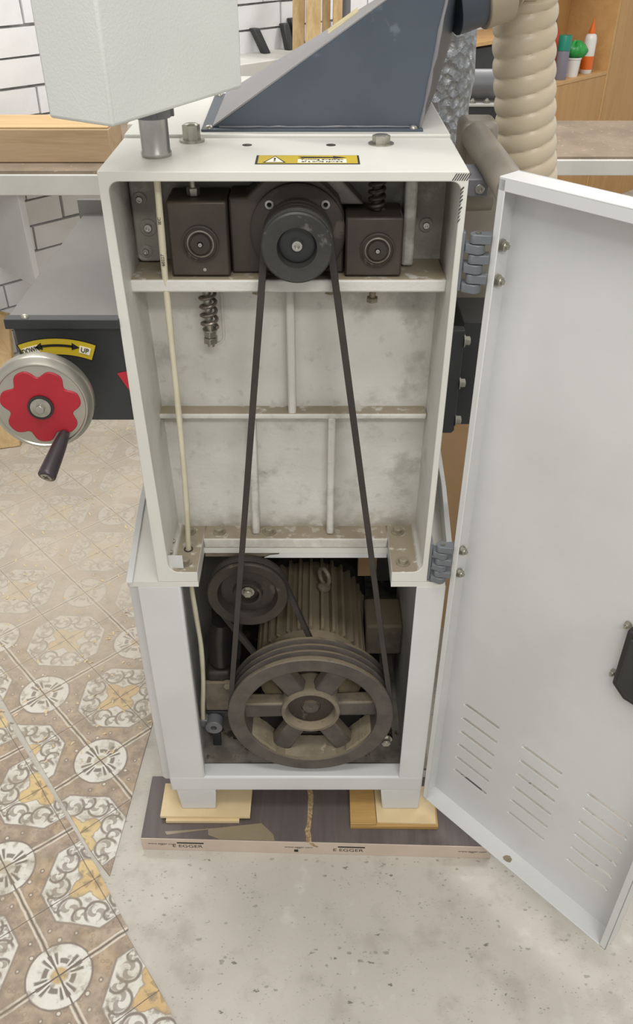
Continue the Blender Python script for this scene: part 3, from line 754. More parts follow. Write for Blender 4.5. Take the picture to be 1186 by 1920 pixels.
# warning sticker on top of the casting
def flat_top(x0, y0, z): return lambda a, b, c: (x0+a, y0+b, z+c)
ZT = 1.2746
st = build(MB().box(-.0725, .0512, .0322, .0735, ZT, ZT+.0004), 'warning_sticker', 'ink', CA)
build(MB().box(-.0695, .0488, .0345, .0715, ZT+.0004, ZT+.0007), 'yellow_field', 'yellow', st)
build(MB().box(-.0222, .0355, .0362, .0535, ZT+.0007, ZT+.0009), 'text_field', 'paper', st)
build(MB().prism([(-.0635, .0365), (-.036, .0365), (-.0497, .0685)], ZT+.0007, ZT+.0009, 'z'), 'warning_triangle', 'ink', st)
build(MB().prism([(-.0605, .038), (-.039, .038), (-.0497, .0645)], ZT+.0009, ZT+.0011, 'z'), 'triangle_field', 'paper', st)
text('!', .022, 'exclamation_mark', 'ink', st, flat_top(-.0497, .0485, ZT+.0012))
text('Turning direction', .0072, 'lettering', 'ink', st, flat_top(.0066, .0497, ZT+.001))
text('of a knife spindle', .0072, 'lettering', 'ink', st, flat_top(.0066, .0405, ZT+.001))
build(MB().prism([(-.0222, .0575), (.020, .0585), (.020, .0545), (.036, .061), (.020, .0675), (.020, .0635), (-.0222, .0655), (-.017, .0615)], ZT+.0007, ZT+.0009, 'z'), 'arrow', 'ink', st)

# dust hood
A, B, Cc, Dd = (-.137, .197, 1.281), (.1375, .197, 1.281), (.183, .43, 1.281), (-.140, .44, 1.281)
Ee, Ff = (.1675, .197, 1.478), (.236, .43, 1.487)
hd = MB(); hd.v = [A, B, Cc, Dd, Ee, Ff]
hd.f = [(0, 1, 4), (1, 2, 5, 4), (3, 5, 2), (0, 3, 2, 1)]
HD = build(hd, 'dust_hood', 'hood', PL, .0012)
sl_ = MB(); o_ = (-.0012, 0, .0016)
sl_.hexa([A, Ee, Ff, Dd] + [(p[0]-.0015, p[1], p[2]+.002) for p in (A, Ee, Ff, Dd)])
build(sl_, 'sloping_panel', 'hood_grey', HD, .0006)
build(MB().prism([(-.152, .184), (.1405, .184), (.1405, .197), (-.137, .197), (-.140, .44), (-.158, .44)], 1.2785, 1.2815, 'z'), 'hood_flange', 'hood', HD, .0006)
for x, y in ((-.142, .1905), (.128, .1905), (-.1495, .42)): inst(RIVET, 'hood_screw', (x, y, 1.2815), HD)
wl = []
for i in range(15):
    t = i/14; wl.append((B[0]+(Ee[0]-B[0])*t+random.uniform(-.0006, .0006), B[1]-.0008, B[2]+(Ee[2]-B[2])*t))
build(MB().tube(wl, [random.uniform(.0014, .003) for _ in wl], 7), 'weld_seam', 'hood_grey', HD)
wl = [(A[0]+.008+(B[0]-A[0]-.012)*i/20, A[1]-.0008, A[2]+.0012+random.uniform(-.0004, .0004)) for i in range(21)]
build(MB().tube(wl, [random.uniform(.0006, .0014) for _ in wl], 6), 'weld_seam', 'hood_grey', HD)
def on_slope(t, y, h):
    return (A[0]+(Ee[0]-A[0])*t-.006*h*100*.01, y, A[2]+(Ee[2]-A[2])*t+.0026)
mt = MB(); q0, q1 = .50, .63
mt.add([on_slope(q0, .26, 0), on_slope(q1, .26, 0), on_slope(q1, .31, 0), on_slope(q0, .31, 0)] + [(p[0], p[1], p[2]+.0006) for p in (on_slope(q0, .26, 0), on_slope(q1, .26, 0), on_slope(q1, .31, 0), on_slope(q0, .31, 0))], [(0, 3, 2, 1), (4, 5, 6, 7), (0, 1, 5, 4), (1, 2, 6, 5), (2, 3, 7, 6), (3, 0, 4, 7)])
build(mt, 'masking_tape', 'masking', HD)
ax = Vector((.93, .16, .28)).normalized(); o0 = Vector((.178, .318, 1.425))
build(MB().tube([o0, o0+ax*.052], .053, 40), 'outlet_spigot', 'hood', HD, .001)

# raise-and-lower box with hand wheel
FB = build(MB().box(-.389, -.2505, .004, .445, .946, 1.085), 'feed_gear_case', 'matte_black', PL, .002)
build(MB().box(-.3965, -.2505, -.004, .012, 1.0835, 1.0965), 'cover_lip', 'matte_black', FB, .001)
build(MB().box(-.3955, -.2505, .012, .445, 1.085, 1.0945), 'case_cover', 'feed_top', FB, .001)
build(MB().box(-.4035, -.2505, .445, .453, 1.085, 1.118), 'rear_stop', 'feed_top', FB, .001)
inst(RIVET, 'cover_screw', (-.371, .004, 1.0965), FB)
def ringpt(a, rr): return (-.3375+rr*math.sin(math.radians(a)), .968+rr*math.cos(math.radians(a)))
cxs, czs, R0, R1 = -.338, .930, .119, .142
def sp_(a, rr): return (cxs+rr*math.sin(math.radians(a)), czs+rr*math.cos(math.radians(a)))
def sector(a0, a1, r0, r1, y0, y1, n=14): return MB().prism([sp_(a0+(a1-a0)*i/n, r1) for i in range(n+1)] + [sp_(a1+(a0-a1)*i/n, r0) for i in range(n+1)], y0, y1)
skr = build(sector(-22, 22.5, .1145, .1385, .0034, .0042), 'direction_sticker', 'ink', FB)
build(sector(-21.3, 21.8, .1155, .1375, .0030, .0036), 'yellow_field', 'yellow', skr)
build(sector(-9, 9.5, .1268, .1300, .0022, .0030, 10), 'arrow_shaft', 'ink', skr)
for s, a in ((-1, -8.5), (1, 9)):
    build(MB().prism([sp_(a, .1235), sp_(a, .1333), sp_(a+s*4.4, .1284)], .0022, .0030), 'arrow_head', 'ink', skr)
for txt, a in (('DOWN', -15.6), ('UP', 16.6)):
    ra = math.radians(a)
    for size, mt_, dy in ((.0096, 'ink', .0016),):
        text(txt, size, 'lettering', mt_, skr, lambda p, q, c, ra=ra, dy=dy: (cxs+.1265*math.sin(ra)+p*math.cos(ra)*(.72 if ra < 0 else .9)+q*math.sin(ra), dy-c, czs+.1265*math.cos(ra)-p*math.sin(ra)*(.72 if ra < 0 else .9)+q*math.cos(ra)))
    build(sector(a-4.9 if txt == 'DOWN' else a-3.2, a+4.9 if txt == 'DOWN' else a+3.2, .1215, .1312, .0022, .003), 'text_field', 'paper', skr)
build(MB().prism([(-.2645, 1.018), (-.2505, 1.021), (-.2505, .99)], .0030, .0038), 'red_sticker', 'sticker_red', FB)

# hand wheel turned slightly to the right
HWc = Vector((-.344, -.075, 1.015)); HR = Matrix.Rotation(math.radians(6), 4, 'Z') @ Matrix.Rotation(math.radians(-3), 4, 'X')
def hw(p): return HWc + (HR @ Vector(p))
HW = build(MB().lathe([(.0, -.0065), (.0535, -.0065), (.0548, -.008), (.0565, -.008), (.0622, .000), (.063, .003), (.063, .016), (.060, .020), (.0, .020)], (0, 0, 0), 'y', 64).map(hw), 'hand_wheel', 'chrome', PL, smooth=30)
starp = []
for i in range(112):
    a = 2*PI*i/112 + .22; rr = .0452 + .0052*math.cos(7*a - 1.1) - .0012*math.cos(14*a - 2.2); starp.append((rr*math.cos(a), rr*math.sin(a)))
build(MB().prism(starp, -.0085, -.004).map(hw), 'star_disc', 'red', HW, .0015, 3)
build(MB().lathe([(.0158, -.009), (.0158, -.0115), (.0132, -.0118), (.0128, -.0105)], (0, 0, 0), 'y', 32).map(hw), 'hub_ring', 'black', HW)
build(MB().lathe([(.0130, -.010), (.0125, -.0125), (.004, -.013), (0, -.013)], (0, 0, 0), 'y', 32).map(hw), 'hub_washer', 'zinc', HW)
build(MB().prism([(.0058*math.cos(PI/3*i+.3), .0058*math.sin(PI/3*i+.3)) for i in range(6)], -.0185, -.0125).map(hw), 'hub_bolt', 'steel', HW, .0006)
build(MB().lathe([(0, .018), (.022, .018), (.022, .07), (0, .07)], (0, 0, 0), 'y', 28).map(hw), 'wheel_boss', 'matte_black', HW)
gp0, gp1 = Vector((-.320, -.082, .978)), Vector((-.3345, -.140, .948))
gd = (gp1-gp0)
gpp = [gp0+gd*t for t in (0, .04, .12, .35, .7, .93, .985, 1.0)]
GP = build(MB().tube(gpp, [.0055, .0065, .0075, .0092, .0105, .0112, .0112, .0102], 24), 'crank_grip', 'grip', HW, smooth=50)
gdn = gd.normalized()
build(MB().tube([gp1-gdn*.001, gp1+gdn*.0008], .0072, 20), 'grip_screw', 'zinc', HW)
gu = gdn.orthogonal().normalized(); gw = gdn.cross(gu)
cr = MB()
for u_, w_ in ((gu, gw), (gw, gu)):
    pp = [gp1+gdn*.0006+u_*.0042*a+w_*.0009*b for a, b in ((-1, -1), (1, -1), (1, 1), (-1, 1))]
    cr.hexa(pp + [p+gdn*.0006 for p in pp])
build(cr, 'screw_cross', 'ink_grey', HW)

# right side: roller tube, brackets, table edge plates
rb = build(MB().tube([(.232, .30, 1.247), (.232, .02, 1.247)], .0205, 28), 'return_roller', 'beige_metal', PL)
build(MB().box(.2105, .265, .30, .36, 1.165, 1.268), 'roller_bracket', 'beige_metal', PL, .010, 3)
kb = build(MB().box(.1755, .222, .115, .19, 1.214, 1.237), 'knife_clamp', 'grey_metal', PL, .002)
inst(SOCK, 'clamp_screw', (.210, .1155, 1.225), kb, FRONT)
build(MB().tube([(.1755, .20, 1.19), (.245, .20, 1.19)], [.019, .017], 24), 'roller_hub', 'beige_metal', PL, .001)
build(MB().box(.1755, .30, .35, .362, .93, 1.165), 'outfeed_skirt', 'beige_metal', PL, .002)
dp = build(MB().prism([(.1755, .8385), (.2150, .8385), (.2190, .843), (.2190, 1.013), (.1755, 1.013)], .15, .168), 'table_edge_plate', 'dark_plate', PL, .001)
dp2 = build(MB().box(.224, .30, .20, .30, .825, 1.005), 'table_side_plate', 'dark_plate', PL, .002)
for z in (.995, .925, .86): inst(BOLT, 'plate_bolt', (.2190, .155, z), dp, (0, PI/2, 0), (.9, .9, 1.2))

# door, opened about 130 degrees
DO = Vector((.208, -.008, 0)); DD = Vector((.274, -.297, 0)).normalized(); DN = Vector((-DD.y, DD.x, 0))
def dpnt(s, o, z): return DO + DD*s + DN*o + Vector((0, 0, z))
def dmap(mb): return mb.map(lambda p: dpnt(p[0], p[1], p[2]))
DW, DT, Z0, Z1 = .405, .035, .106, 1.272
slots = [(s, z) for s in (.038, .163, .288) for z in [.385-.0367*i for i in range(6)]]
xs = sorted(set([0, DW] + [v for s in (.038, .163, .288) for v in (s, s+.078)])); zs = sorted(set([Z0, Z1] + [v for i in range(6) for v in (.385-.0367*i-.0042, .385-.0367*i+.0042)]))
pm = MB(); idx = {}
for i, x in enumerate(xs):
    for j, z in enumerate(zs): idx[i, j] = len(pm.v); pm.v.append((x, DT, z))
for i in range(len(xs)-1):
    for j in range(len(zs)-1):
        cx, cz = (xs[i]+xs[i+1])/2, (zs[j]+zs[j+1])/2
        if any(s < cx < s+.078 and abs(cz-z) < .0042 for s, z in slots): continue
        pm.f.append((idx[i, j], idx[i+1, j], idx[i+1, j+1], idx[i, j+1]))
dr = build(dmap(pm), 'door', 'white_cool', PL)
dr.data.shade_flat()
sd = dr.modifiers.new('solidify', 'SOLIDIFY'); sd.thickness = .0018; sd.offset = 0
def dbox(s0, s1, o0, o1, z0, z1, name, mat='white_cool', bv=.001, parent=None): return build(dmap(MB().box(s0, s1, o0, o1, z0, z1)), name, mat, parent or dr, bv)
T = .0022
build(dmap(MB().prism([(0, 0), (DW, 0), (DW, DT+.001), (0, DT+.001)], Z1-.003, Z1, 'z')), 'top_flange', 'white_cool', dr, .0012)
dbox(0, DW, 0, T, Z1-.016, Z1-.0005, 'top_lip')
dbox(0, .010, 0, T, Z0, Z1-.002, 'side_lip')
dbox(0, T, 0, DT+.001, Z0, Z1-.001, 'hinge_flange')
dbox(DW-T, DW, 0, DT+.001, Z0, Z1-.001, 'latch_flange')
dbox(DW-.012, DW, 0, T, Z0, Z1-.002, 'side_lip')
dbox(0, DW, 0, DT+.001, Z0, Z0+.003, 'bottom_flange')
ch = [(.186, .010), (.190, .007), (.197, .0075), (.202, .011), (.201, .018), (.194, .021), (.188, .017)]
build(dmap(MB().prism(ch, Z0+.003, Z0+.0035, 'z')), 'paint_chip', 'dust', dr)
# louvres pressed out behind every slot
lm = MB(); nL = 12
for i in range(nL+1):
    t = i/nL; x = .078*t; dep = .0085*math.sin(PI*t)**.5 if 0 < t < 1 else 0
    lm.v += [(x, .0, .0043), (x, dep*.72, .0040), (x, dep, .0015), (x, dep*.96, -.0030)]
for i in range(nL):
    o = i*4; lm.f += [(o, o+4, o+5, o+1), (o+1, o+5, o+6, o+2), (o+2, o+6, o+7, o+3)]
lme = protomesh(lm, 'louvre', 'white_cool', 60)
for s, z in slots:
    inst(lme, 'louvre', dpnt(s, DT, z), dr, (0, 0, math.atan2(DD.y, DD.x)))
for z in (1.1895, 1.146, .719, .674):
    nb = inst(NUT_S, 'hinge_nut', dpnt(.0035, .017, z), dr, (0, PI/2, math.atan2(DD.y, DD.x)), (1.25, 1.25, 1.2))
# latch housing
lt = build(dmap(MB().prism([(.279, .642), (.300, .626), (.350, .626), (.365, .642), (.365, .745), (.279, .745)], DT-.016, DT-.001)), 'latch_housing', 'black', dr, .004, 3)
build(dmap(MB().prism([(.288, .650), (.304, .638), (.346, .638), (.357, .650), (.357, .738), (.288, .738)], DT-.022, DT-.016)), 'latch_cover', 'matte_black', lt, .003, 3)
for s, z in ((.2735, .742), (.2735, .650)): inst(NUT_S, 'latch_nut', dpnt(s, DT-.001, z), dr, (PI/2, 0, math.atan2(DD.y, DD.x)), (.85, .85, 1.3))

# hinges between casting and door
def hinge(zb, h):
    HG = build(MB().box(.1745, .1785, -.002, .045, zb, zb+h), 'hinge', 'grey_plastic', PL, .0015)
    hh = h/6
    for i in range(6):
        door_side = (i % 2 == 1)
        cx, cy = .1925, -.004
        z0, z1 = zb+i*hh+.0004, zb+(i+1)*hh-.0004
        pts = arc(cx, cy, .0098, -150, 30, 10) if door_side else arc(cx, cy, .0098, 180-30+180, 180+150+180, 10)
        if door_side: pts = [(cx+.0098*math.cos(math.radians(a)), cy+.0098*math.sin(math.radians(a))) for a in range(45, 316-90, 15)] + [(.207, -.014), (.2105, .005)]
        else: pts = [(cx+.0098*math.cos(math.radians(a)), cy+.0098*math.sin(math.radians(a))) for a in range(-100, 91, 15)] + [(.1785, .012), (.1785, -.006)]
        build(MB().prism(pts, z0, z1, 'z'), 'hinge_knuckle', 'grey_plastic', HG, .0012, 2)
    build(MB().lathe([(0, 0), (.0035, 0), (.0035, .0012), (0, .0012)], (.1925, -.004, zb+h), 'z', 16), 'hinge_pin', 'zinc', HG)
hinge(1.133, .073); hinge(.661, .073)

# ------------------------------------------------------------------ floor supports
BR = build(MB().hexa([(-.345, -.054, 0), (.342, -.0735, 0), (.342, .087, 0), (-.345, .089, 0), (-.345, -.054, .038), (.342, -.0735, .038), (.342, .087, .038), (-.345, .089, .038)]), 'worktop_offcut', 'laminate', None, .0008)
tag(BR, 'long dark laminate worktop offcut lying under the planer', 'board')
def bfront(a, b, c): # writing on the front edge band
    t = (a+.345)/.687; return (a, -.054-.0195*t-.0016-c, b)
eb = MB().hexa([bfront(-.345, .0004, 0), bfront(.342, .0004, 0), (.342, -.0733, .0004), (-.345, -.0538, .0004), bfront(-.345, .0376, 0), bfront(.342, .0376, 0), (.342, -.0733, .0376), (-.345, -.0538, .0376)])
EB = build(eb, 'edge_band', 'band', BR)
for x0 in (-.255, .062):
    text('E EGGER', .0125, 'printed_mark', 'ink', BR, lambda a, b, c, x0=x0: bfront(x0+a*1.25, .0155+b, c), .0002)
    build(MB().prism([(x0-.020, .0245), (x0+.033, .0245), (x0+.033, .0285), (x0-.020, .0285)], -.0800, -.0795).map(lambda p: bfront(p[0], p[2], .0003 if p[1] < -.0798 else 0)), 'printed_bar', 'ink', BR)
for x0 in (-.305, -.035, .305):
    text('www.egger.com', .0085, 'printed_mark', 'ink_grey', BR, lambda a, b, c, x0=x0: bfront(x0+a, .022+b, c), .0002)
build(MB().prism([(-.044, .006), (-.036, .006), (-.036, .014), (-.044, .014)], 0, 1).map(lambda p: bfront(p[0], p[2], .0003*(1-p[1]))), 'printed_square', 'ink', BR)
gv = []; gw2 = []
for i in range(13):
    t = i/12; y = .088-.152*t; gv.append((-.0135+random.uniform(-.002, .002)-.002*math.sin(t*9), y))
cm = MB().prism([(x-random.uniform(.0035, .0065), y) for x, y in gv] + [(x+random.uniform(.0035, .0065), y) for x, y in reversed(gv)], .0379, .0386, 'z')
build(cm, 'chipped_groove', 'chip', BR)
cm = MB().prism([(-.014, .0375), (-.006, .0375), (-.002, .030), (.004, .026), (.002, .023), (-.006, .027), (-.012, .032)], 0, 1).map(lambda p: bfront(p[0], p[2], .0004*(1-p[1]))); build(cm, 'chipped_edge', 'chip', BR)
build(MB().prism([(-.300, -.0405), (-.2, -.033), (-.11, -.022), (-.098, -.034), (-.085, -.0475), (-.082, -.0605), (-.19, -.0575), (-.213, -.048), (-.215, -.036), (-.295, -.0475)], .038, .0384, 'z'), 'parcel_tape', 'tape', BR)

SH1 = build(MB().hexa([(-.300, -.022, .0386), (-.154, -.0225, .0386), (-.154, .06, .0386), (-.300, .06, .0386), (-.300, -.022, .0460), (-.154, -.0225, .0460), (-.154, .06, .0460), (-.300, .06, .0460)]), 'plywood_shim', 'ply', None, .0004)
tag(SH1, 'narrower lower plywood shim under the left foot', 'shim', 'plywood shims under the left foot')
SH2 = build(MB().hexa([(-.3115, -.016, .0462), (-.1325, -.017, .0462), (-.1315, .058, .0462), (-.312, .061, .0462), (-.3115, -.016, .0528), (-.1325, -.017, .0528), (-.1315, .058, .0528), (-.312, .061, .0528)]), 'plywood_shim', 'ply', None, .0004)
tag(SH2, 'wider upper plywood shim directly under the left foot', 'shim', 'plywood shims under the left foot')
WB = thing('wooden_block', 'yellowish pine block under the right foot', 'block', (.155, 0, .038))
build(MB().hexa([(.0672, -.0345, .0382), (.2405, -.0360, .0382), (.243, .055, .0382), (.0675, .055, .0382), (.0672, -.0345, .0478), (.2405, -.0360, .0478), (.243, .055, .0478), (.0675, .055, .0478)]), 'block_body', 'block_wood', WB, .001)
build(MB().hexa([(.120, -.0285, .0478), (.236, -.0325, .0478), (.241, .054, .0478), (.118, .054, .0478), (.120, -.0285, .0528), (.236, -.0325, .0528), (.241, .054, .0528), (.118, .054, .0528)]), 'planed_patch', 'ply', WB, .0006)
build(MB().hexa([(.0672, -.034, .0478), (.118, -.034, .0478), (.1175, .054, .0478), (.0675, .054, .0478), (.0672, -.034, .0540), (.118, -.034, .0540), (.1175, .054, .0540), (.0675, .054, .0540)]), 'block_strip', 'block_wood', WB, .001)

# ------------------------------------------------------------------ hose and lagged pipe
HS = thing('dust_hose', 'beige ribbed plastic extraction hose hanging right of the hood', 'hose', (.46, .48, 0))
ce = o0+ax*.046
build(MB().tube([ce-ax*.008, ce-ax*.007, ce+ax*.03, ce+ax*.031], [.055, .058, .058, .054], 40), 'hose_collar', 'collar', HS, .001)
hpth = smoothpath([ce+ax*.024, (.268, .345, 1.462), (.292, .375, 1.474), (.304, .405, 1.462), (.3065, .425, 1.43), (.308, .432, 1.40), (.315, .436, 1.34), (.328, .442, 1.27), (.344, .450, 1.19), (.368, .465, 1.08), (.40, .49, .9), (.43, .50, .6), (.45, .49, .3), (.46, .48, .01)], 4)
# resample evenly
def resample(P, step):
    out = [P[0]]; acc = 0.0
    for a, b in zip(P, P[1:]):
        d = (b-a).length; t = step-acc
        while t <= d: out.append(a+(b-a)*(t/d)); t += step
        acc = (acc+d) % step if d >= step-acc else acc+d
    return out
HP = resample(hpth, .0027)
def corr(i, a, rr):
    ph = (i*.0027/.0272 - a) % 1.0
    return rr*(.905 + .125*math.sin(PI*ph)**.45)
build(MB().tube(HP, .0465, 36, rf=corr), 'hose_tube', 'hose', HS, smooth=50)
FP = build(MB().lathe([(0, 0), (.088, 0)] + [(.088+.0035*math.sin(i*2.3), .05*i) for i in range(1, 44)] + [(0, 2.2)], (.214, .80, 0), 'z', 48), 'lagged_pipe', 'foil'); tag(FP, 'silver crinkled foil-lagged pipe rising behind the dust hood', 'pipe')

# ------------------------------------------------------------------ behind, right
JT = thing('roller_stand', 'grey roller tube on a dark steel beam behind the hose', 'machine', (.40, 1.32, 0))
build(MB().tube([(.335, 1.30, 1.157), (.475, 1.30, 1.157)], .034, 32), 'roller', 'grey_metal', JT, .001)
build(MB().box(.335, .475, 1.25, 1.36, 1.115, 1.121), 'top_plate', 'bench_white', JT, .001)
build(MB().box(.335, .475, 1.262, 1.35, .98, 1.115), 'beam', 'dark_plate', JT, .003)
for x in (.34, .42): build(MB().box(x, x+.05, 1.28, 1.33, 0, .98), 'leg', 'dark_plate', JT, .003)
for x in (.385, .42): inst(NUT_S, 'plate_nut', (x, 1.262, 1.121), JT, (0, 0, 0), (1.3, 1.3, 1.3))

RBn = thing('workbench', 'brown-topped workbench with white edge at the right, beneath the shelf', 'workbench', (1.3, 2.4, 0), 'dusty workbenches')
build(MB().box(.62, 2.1, 2.10, 2.70, .792, .80), 'bench_top', 'bench_top', RBn)
build(MB().box(.62, 2.1, 2.085, 2.70, .74, .792), 'edge_board', 'bench_white', RBn, .003)
for x, y in ((.66, 2.14), (2.0, 2.14), (.66, 2.62), (2.0, 2.62)): build(MB().box(x, x+.06, y, y+.06, 0, .74), 'leg', 'bench_white', RBn, .003)

CB = thing('shelf_cabinet', 'honey-coloured wooden cabinet with an open shelf of bottles', 'cabinet', tuple(wp(3.0, .15, 0)))
def cpart(s0, s1, a, b, z0, z1, name, mat, bv=.0015): return build(wbox(MB(), s0, s1, a, b, z0, z1), name, mat, CB, bv)
SZ = .758
cpart(1.95, 3.345, .0, .018, 0, 1.9, 'back_panel', 'oak_panel')
cpart(1.95, 3.345, .018, .31, SZ-.018, SZ, 'shelf', 'oak_light')
cpart(1.95, 3.345, .018, .31, 1.47, 1.49, 'shelf', 'oak_light')
cpart(3.325, 3.345, .018, .312, 0, 1.9, 'side_panel', 'oak_light')
cpart(1.93, 1.95, .0, .312, 0, 1.9, 'side_panel', 'oak_light')
cpart(2.65, 3.325, .290, .308, .06, SZ-.019, 'drawer_front', 'oak_panel')
cpart(1.955, 2.645, .290, .308, .06, SZ-.019, 'drawer_front', 'oak_panel')
cpart(3.349, 4.10, .0, .312, 0, 1.9, 'tall_door', 'oak_panel')
cpart(1.955, 2.60, .018, .30, .985, 1.003, 'shelf', 'oak_light')
TCs = tag(build(wbox(MB(), 2.02, 2.5, .06, .27, SZ, .975), 'cavity_block', 'matte_black', None, .006), 'black block standing in for the dark shelf cavity left of the hose', 'case')  # black block added to stand for the dark cavity below the shelf
tq = wp(2.06, .33, 0)
TT = tag(build(MB().lathe([(0, 0), (.020, 0), (.020, .05), (.022, .055), (.022, .40), (.012, .42), (0, .42)], tuple(wp(1.90, .36, .80)), 'z', 20), 'sealant_tube', 'teal'), 'teal sealant tube standing by the black cavity block', 'tube')
TT.location.z = .80

def bottle(name, label, cat, s, off, parts):
    b = wp(s, off, SZ); t = thing(name, label, cat, tuple(b), 'bottles on the cabinet shelf')
    for nm, mat, prof in parts: build(MB().lathe([(r_, z_) for r_, z_ in prof], tuple(b), 'z', 24), nm, mat, t, smooth=50)
    return t
bottle('aerosol_can', 'grey aerosol can with green cap on the wooden shelf', 'can', 2.905, .265, [('can_body', 'can_grey', [(0, 0), (.031, 0), (.032, .004), (.032, .135), (.028, .145), (0, .145)]), ('cap', 'green_cap', [(.0, .138), (.034, .138), (.034, .202), (.032, .206), (0, .206)])])
tb = bottle('white_tub', 'white plastic tub holding a green bag', 'tub', 3.035, .255, [('tub_body', 'bottle_white', [(0, 0), (.034, 0), (.040, .082), (.043, .084), (.043, .092), (.039, .092), (.037, .085), (0, .085)])])
gbm = MB(); P0 = wp(3.045, .255, SZ+.125)
prof_b = [(0, -.04), (.03, -.038), (.045, -.02), (.052, .0), (.04, .02), (.022, .032), (.008, .04), (0, .041)]
gbm.lathe(prof_b, tuple(P0), 'z', 22)
gbm.v = [(P0.x+(x-P0.x)*(1.25+.25*math.sin(9*math.atan2(y-P0.y, x-P0.x)+z*60)*.5), P0.y+(y-P0.y)*(1.0+.12*math.sin(13*math.atan2(y-P0.y, x-P0.x))), z+.008*math.sin(7*math.atan2(y-P0.y, x-P0.x))) for x, y, z in gbm.v]
gbag = build(gbm, 'plastic_bag', 'green_bag', None, smooth=70); tag(gbag, 'crumpled green plastic bag stuffed in the white tub', 'bag')
bottle('glue_bottle', 'white glue bottle with orange pointed nozzle beside the shelf end', 'bottle', 3.185, .255, [('bottle_body', 'bottle_white', [(0, 0), (.030, 0), (.032, .005), (.032, .165), (.026, .185), (.014, .192), (0, .192)]), ('nozzle', 'orange', [(.0, .19), (.017, .19), (.016, .205), (.005, .245), (.003, .262), (0, .262)]), ('label_band', 'orange', [(.0322, .02), (.0326, .02), (.0326, .085), (.0322, .085)])])
bottle('red_bottle', 'orange-red bottle with dark purple cap behind the green-capped can', 'bottle', 3.0, .12, [('bottle_body', 'red_bottle', [(0, 0), (.044, 0), (.046, .006), (.046, .18), (.04, .205), (.020, .235), (.017, .25), (0, .25)]), ('cap', 'purple', [(0, .248), (.020, .248), (.020, .28), (0, .28)]), ('spout', 'plank', [(0, .28), (.008, .28), (.006, .30), (0, .30)])])
bottle('white_canister', 'tall white canister half hidden behind the beige hose', 'canister', 2.745, .20, [('canister_body', 'bottle_white', [(0, 0), (.042, 0), (.042, .27), (.036, .285), (0, .285)]), ('lid', 'bottle_white', [(0, .285), (.030, .285), (.030, .38), (0, .38)])])
bottle('red_capped_jar', 'small white jar with red lid next to the hose', 'jar', 2.84, .21, [('jar_body', 'bottle_white', [(0, 0), (.03, 0), (.03, .14), (0, .14)]), ('lid', 'red', [(0, .14), (.028, .14), (.028, .185), (0, .185)])])
bottle('white_cup', 'pale stacked cup behind the red lid', 'cup', 2.90, .14, [('cup_body', 'bottle_white', [(0, 0), (.026, 0), (.036, .255), (0, .255)])])

CBd = tag(build(MB().hexa([(.25, .57, 0), (.75, .59, 0), (.75, .61, 0), (.25, .59, 0), (.25, .60, .68), (.75, .62, .68), (.75, .64, .68), (.25, .62, .68)]), 'chipboard_panel', 'card', None, .001), 'pale tan board standing behind the planer base at right', 'board')

# ------------------------------------------------------------------ behind, left
LBn = thing('workbench', 'long dusty workbench with white edge at the left, carrying planks', 'workbench', (-.9, 1.8, 0), 'dusty workbenches')
def wally(x): return 2.08 + (x+.95) - .03
lp = [(-1.38, 1.60), (-.36, 1.60), (-.36, wally(-.36)), (-1.38, wally(-1.38))]
build(MB().prism(lp, .868, .877, 'z'), 'bench_top', 'bench_top', LBn)
build(MB().prism([(-1.38, 1.59), (-.36, 1.59), (-.36, wally(-.36)), (-1.38, wally(-1.38))], .808, .868, 'z'), 'edge_board', 'bench_white', LBn, .003)
build(MB().box(-.44, -.38, 1.66, 1.72, 0, .808), 'leg', 'bench_white', LBn, .003)
build(MB().hexa([(-1.09, 1.806, .514), (-.905, 1.606, .514), (-.89, 1.62, .514), (-1.075, 1.82, .514), (-1.09, 1.806, .808), (-.905, 1.606, .808), (-.89, 1.62, .808), (-1.075, 1.82, .808)]), 'end_panel', 'panel_white', LBn, .002)
pk = thing('wooden_plank', 'thick yellow pine plank lying on the left workbench', 'plank', (-.95, 1.8, .877), 'planks on the left bench')
build(MB().box(-1.10, -.622, 1.69, 1.87, .878, .974), 'plank_body', 'plank_end', pk, .004)
build(MB().box(-1.10, -.624, 1.695, 1.87, .974, .980), 'plank_face', 'plank', pk, .003)
p2 = tag(build(MB().box(-.60, -.40, 1.86, 1.97, .878, .955), 'wooden_plank', 'bench_white', None, .003), 'short whitewashed timber offcut lying behind the yellow plank', 'plank', 'planks on the left bench')
p3 = tag(build(wbox(MB(), .55, 1.12, .004, .22, .985, 1.04), 'wall_shelf', 'bench_white', None, .003), 'short cream wall shelf on the brick wall behind the control box', 'shelf')
for s_ in (.62, 1.0): build(wbox(MB(), s_, s_+.03, .0, .16, .90, .985), 'shelf_bracket', 'bench_white', p3, .003)

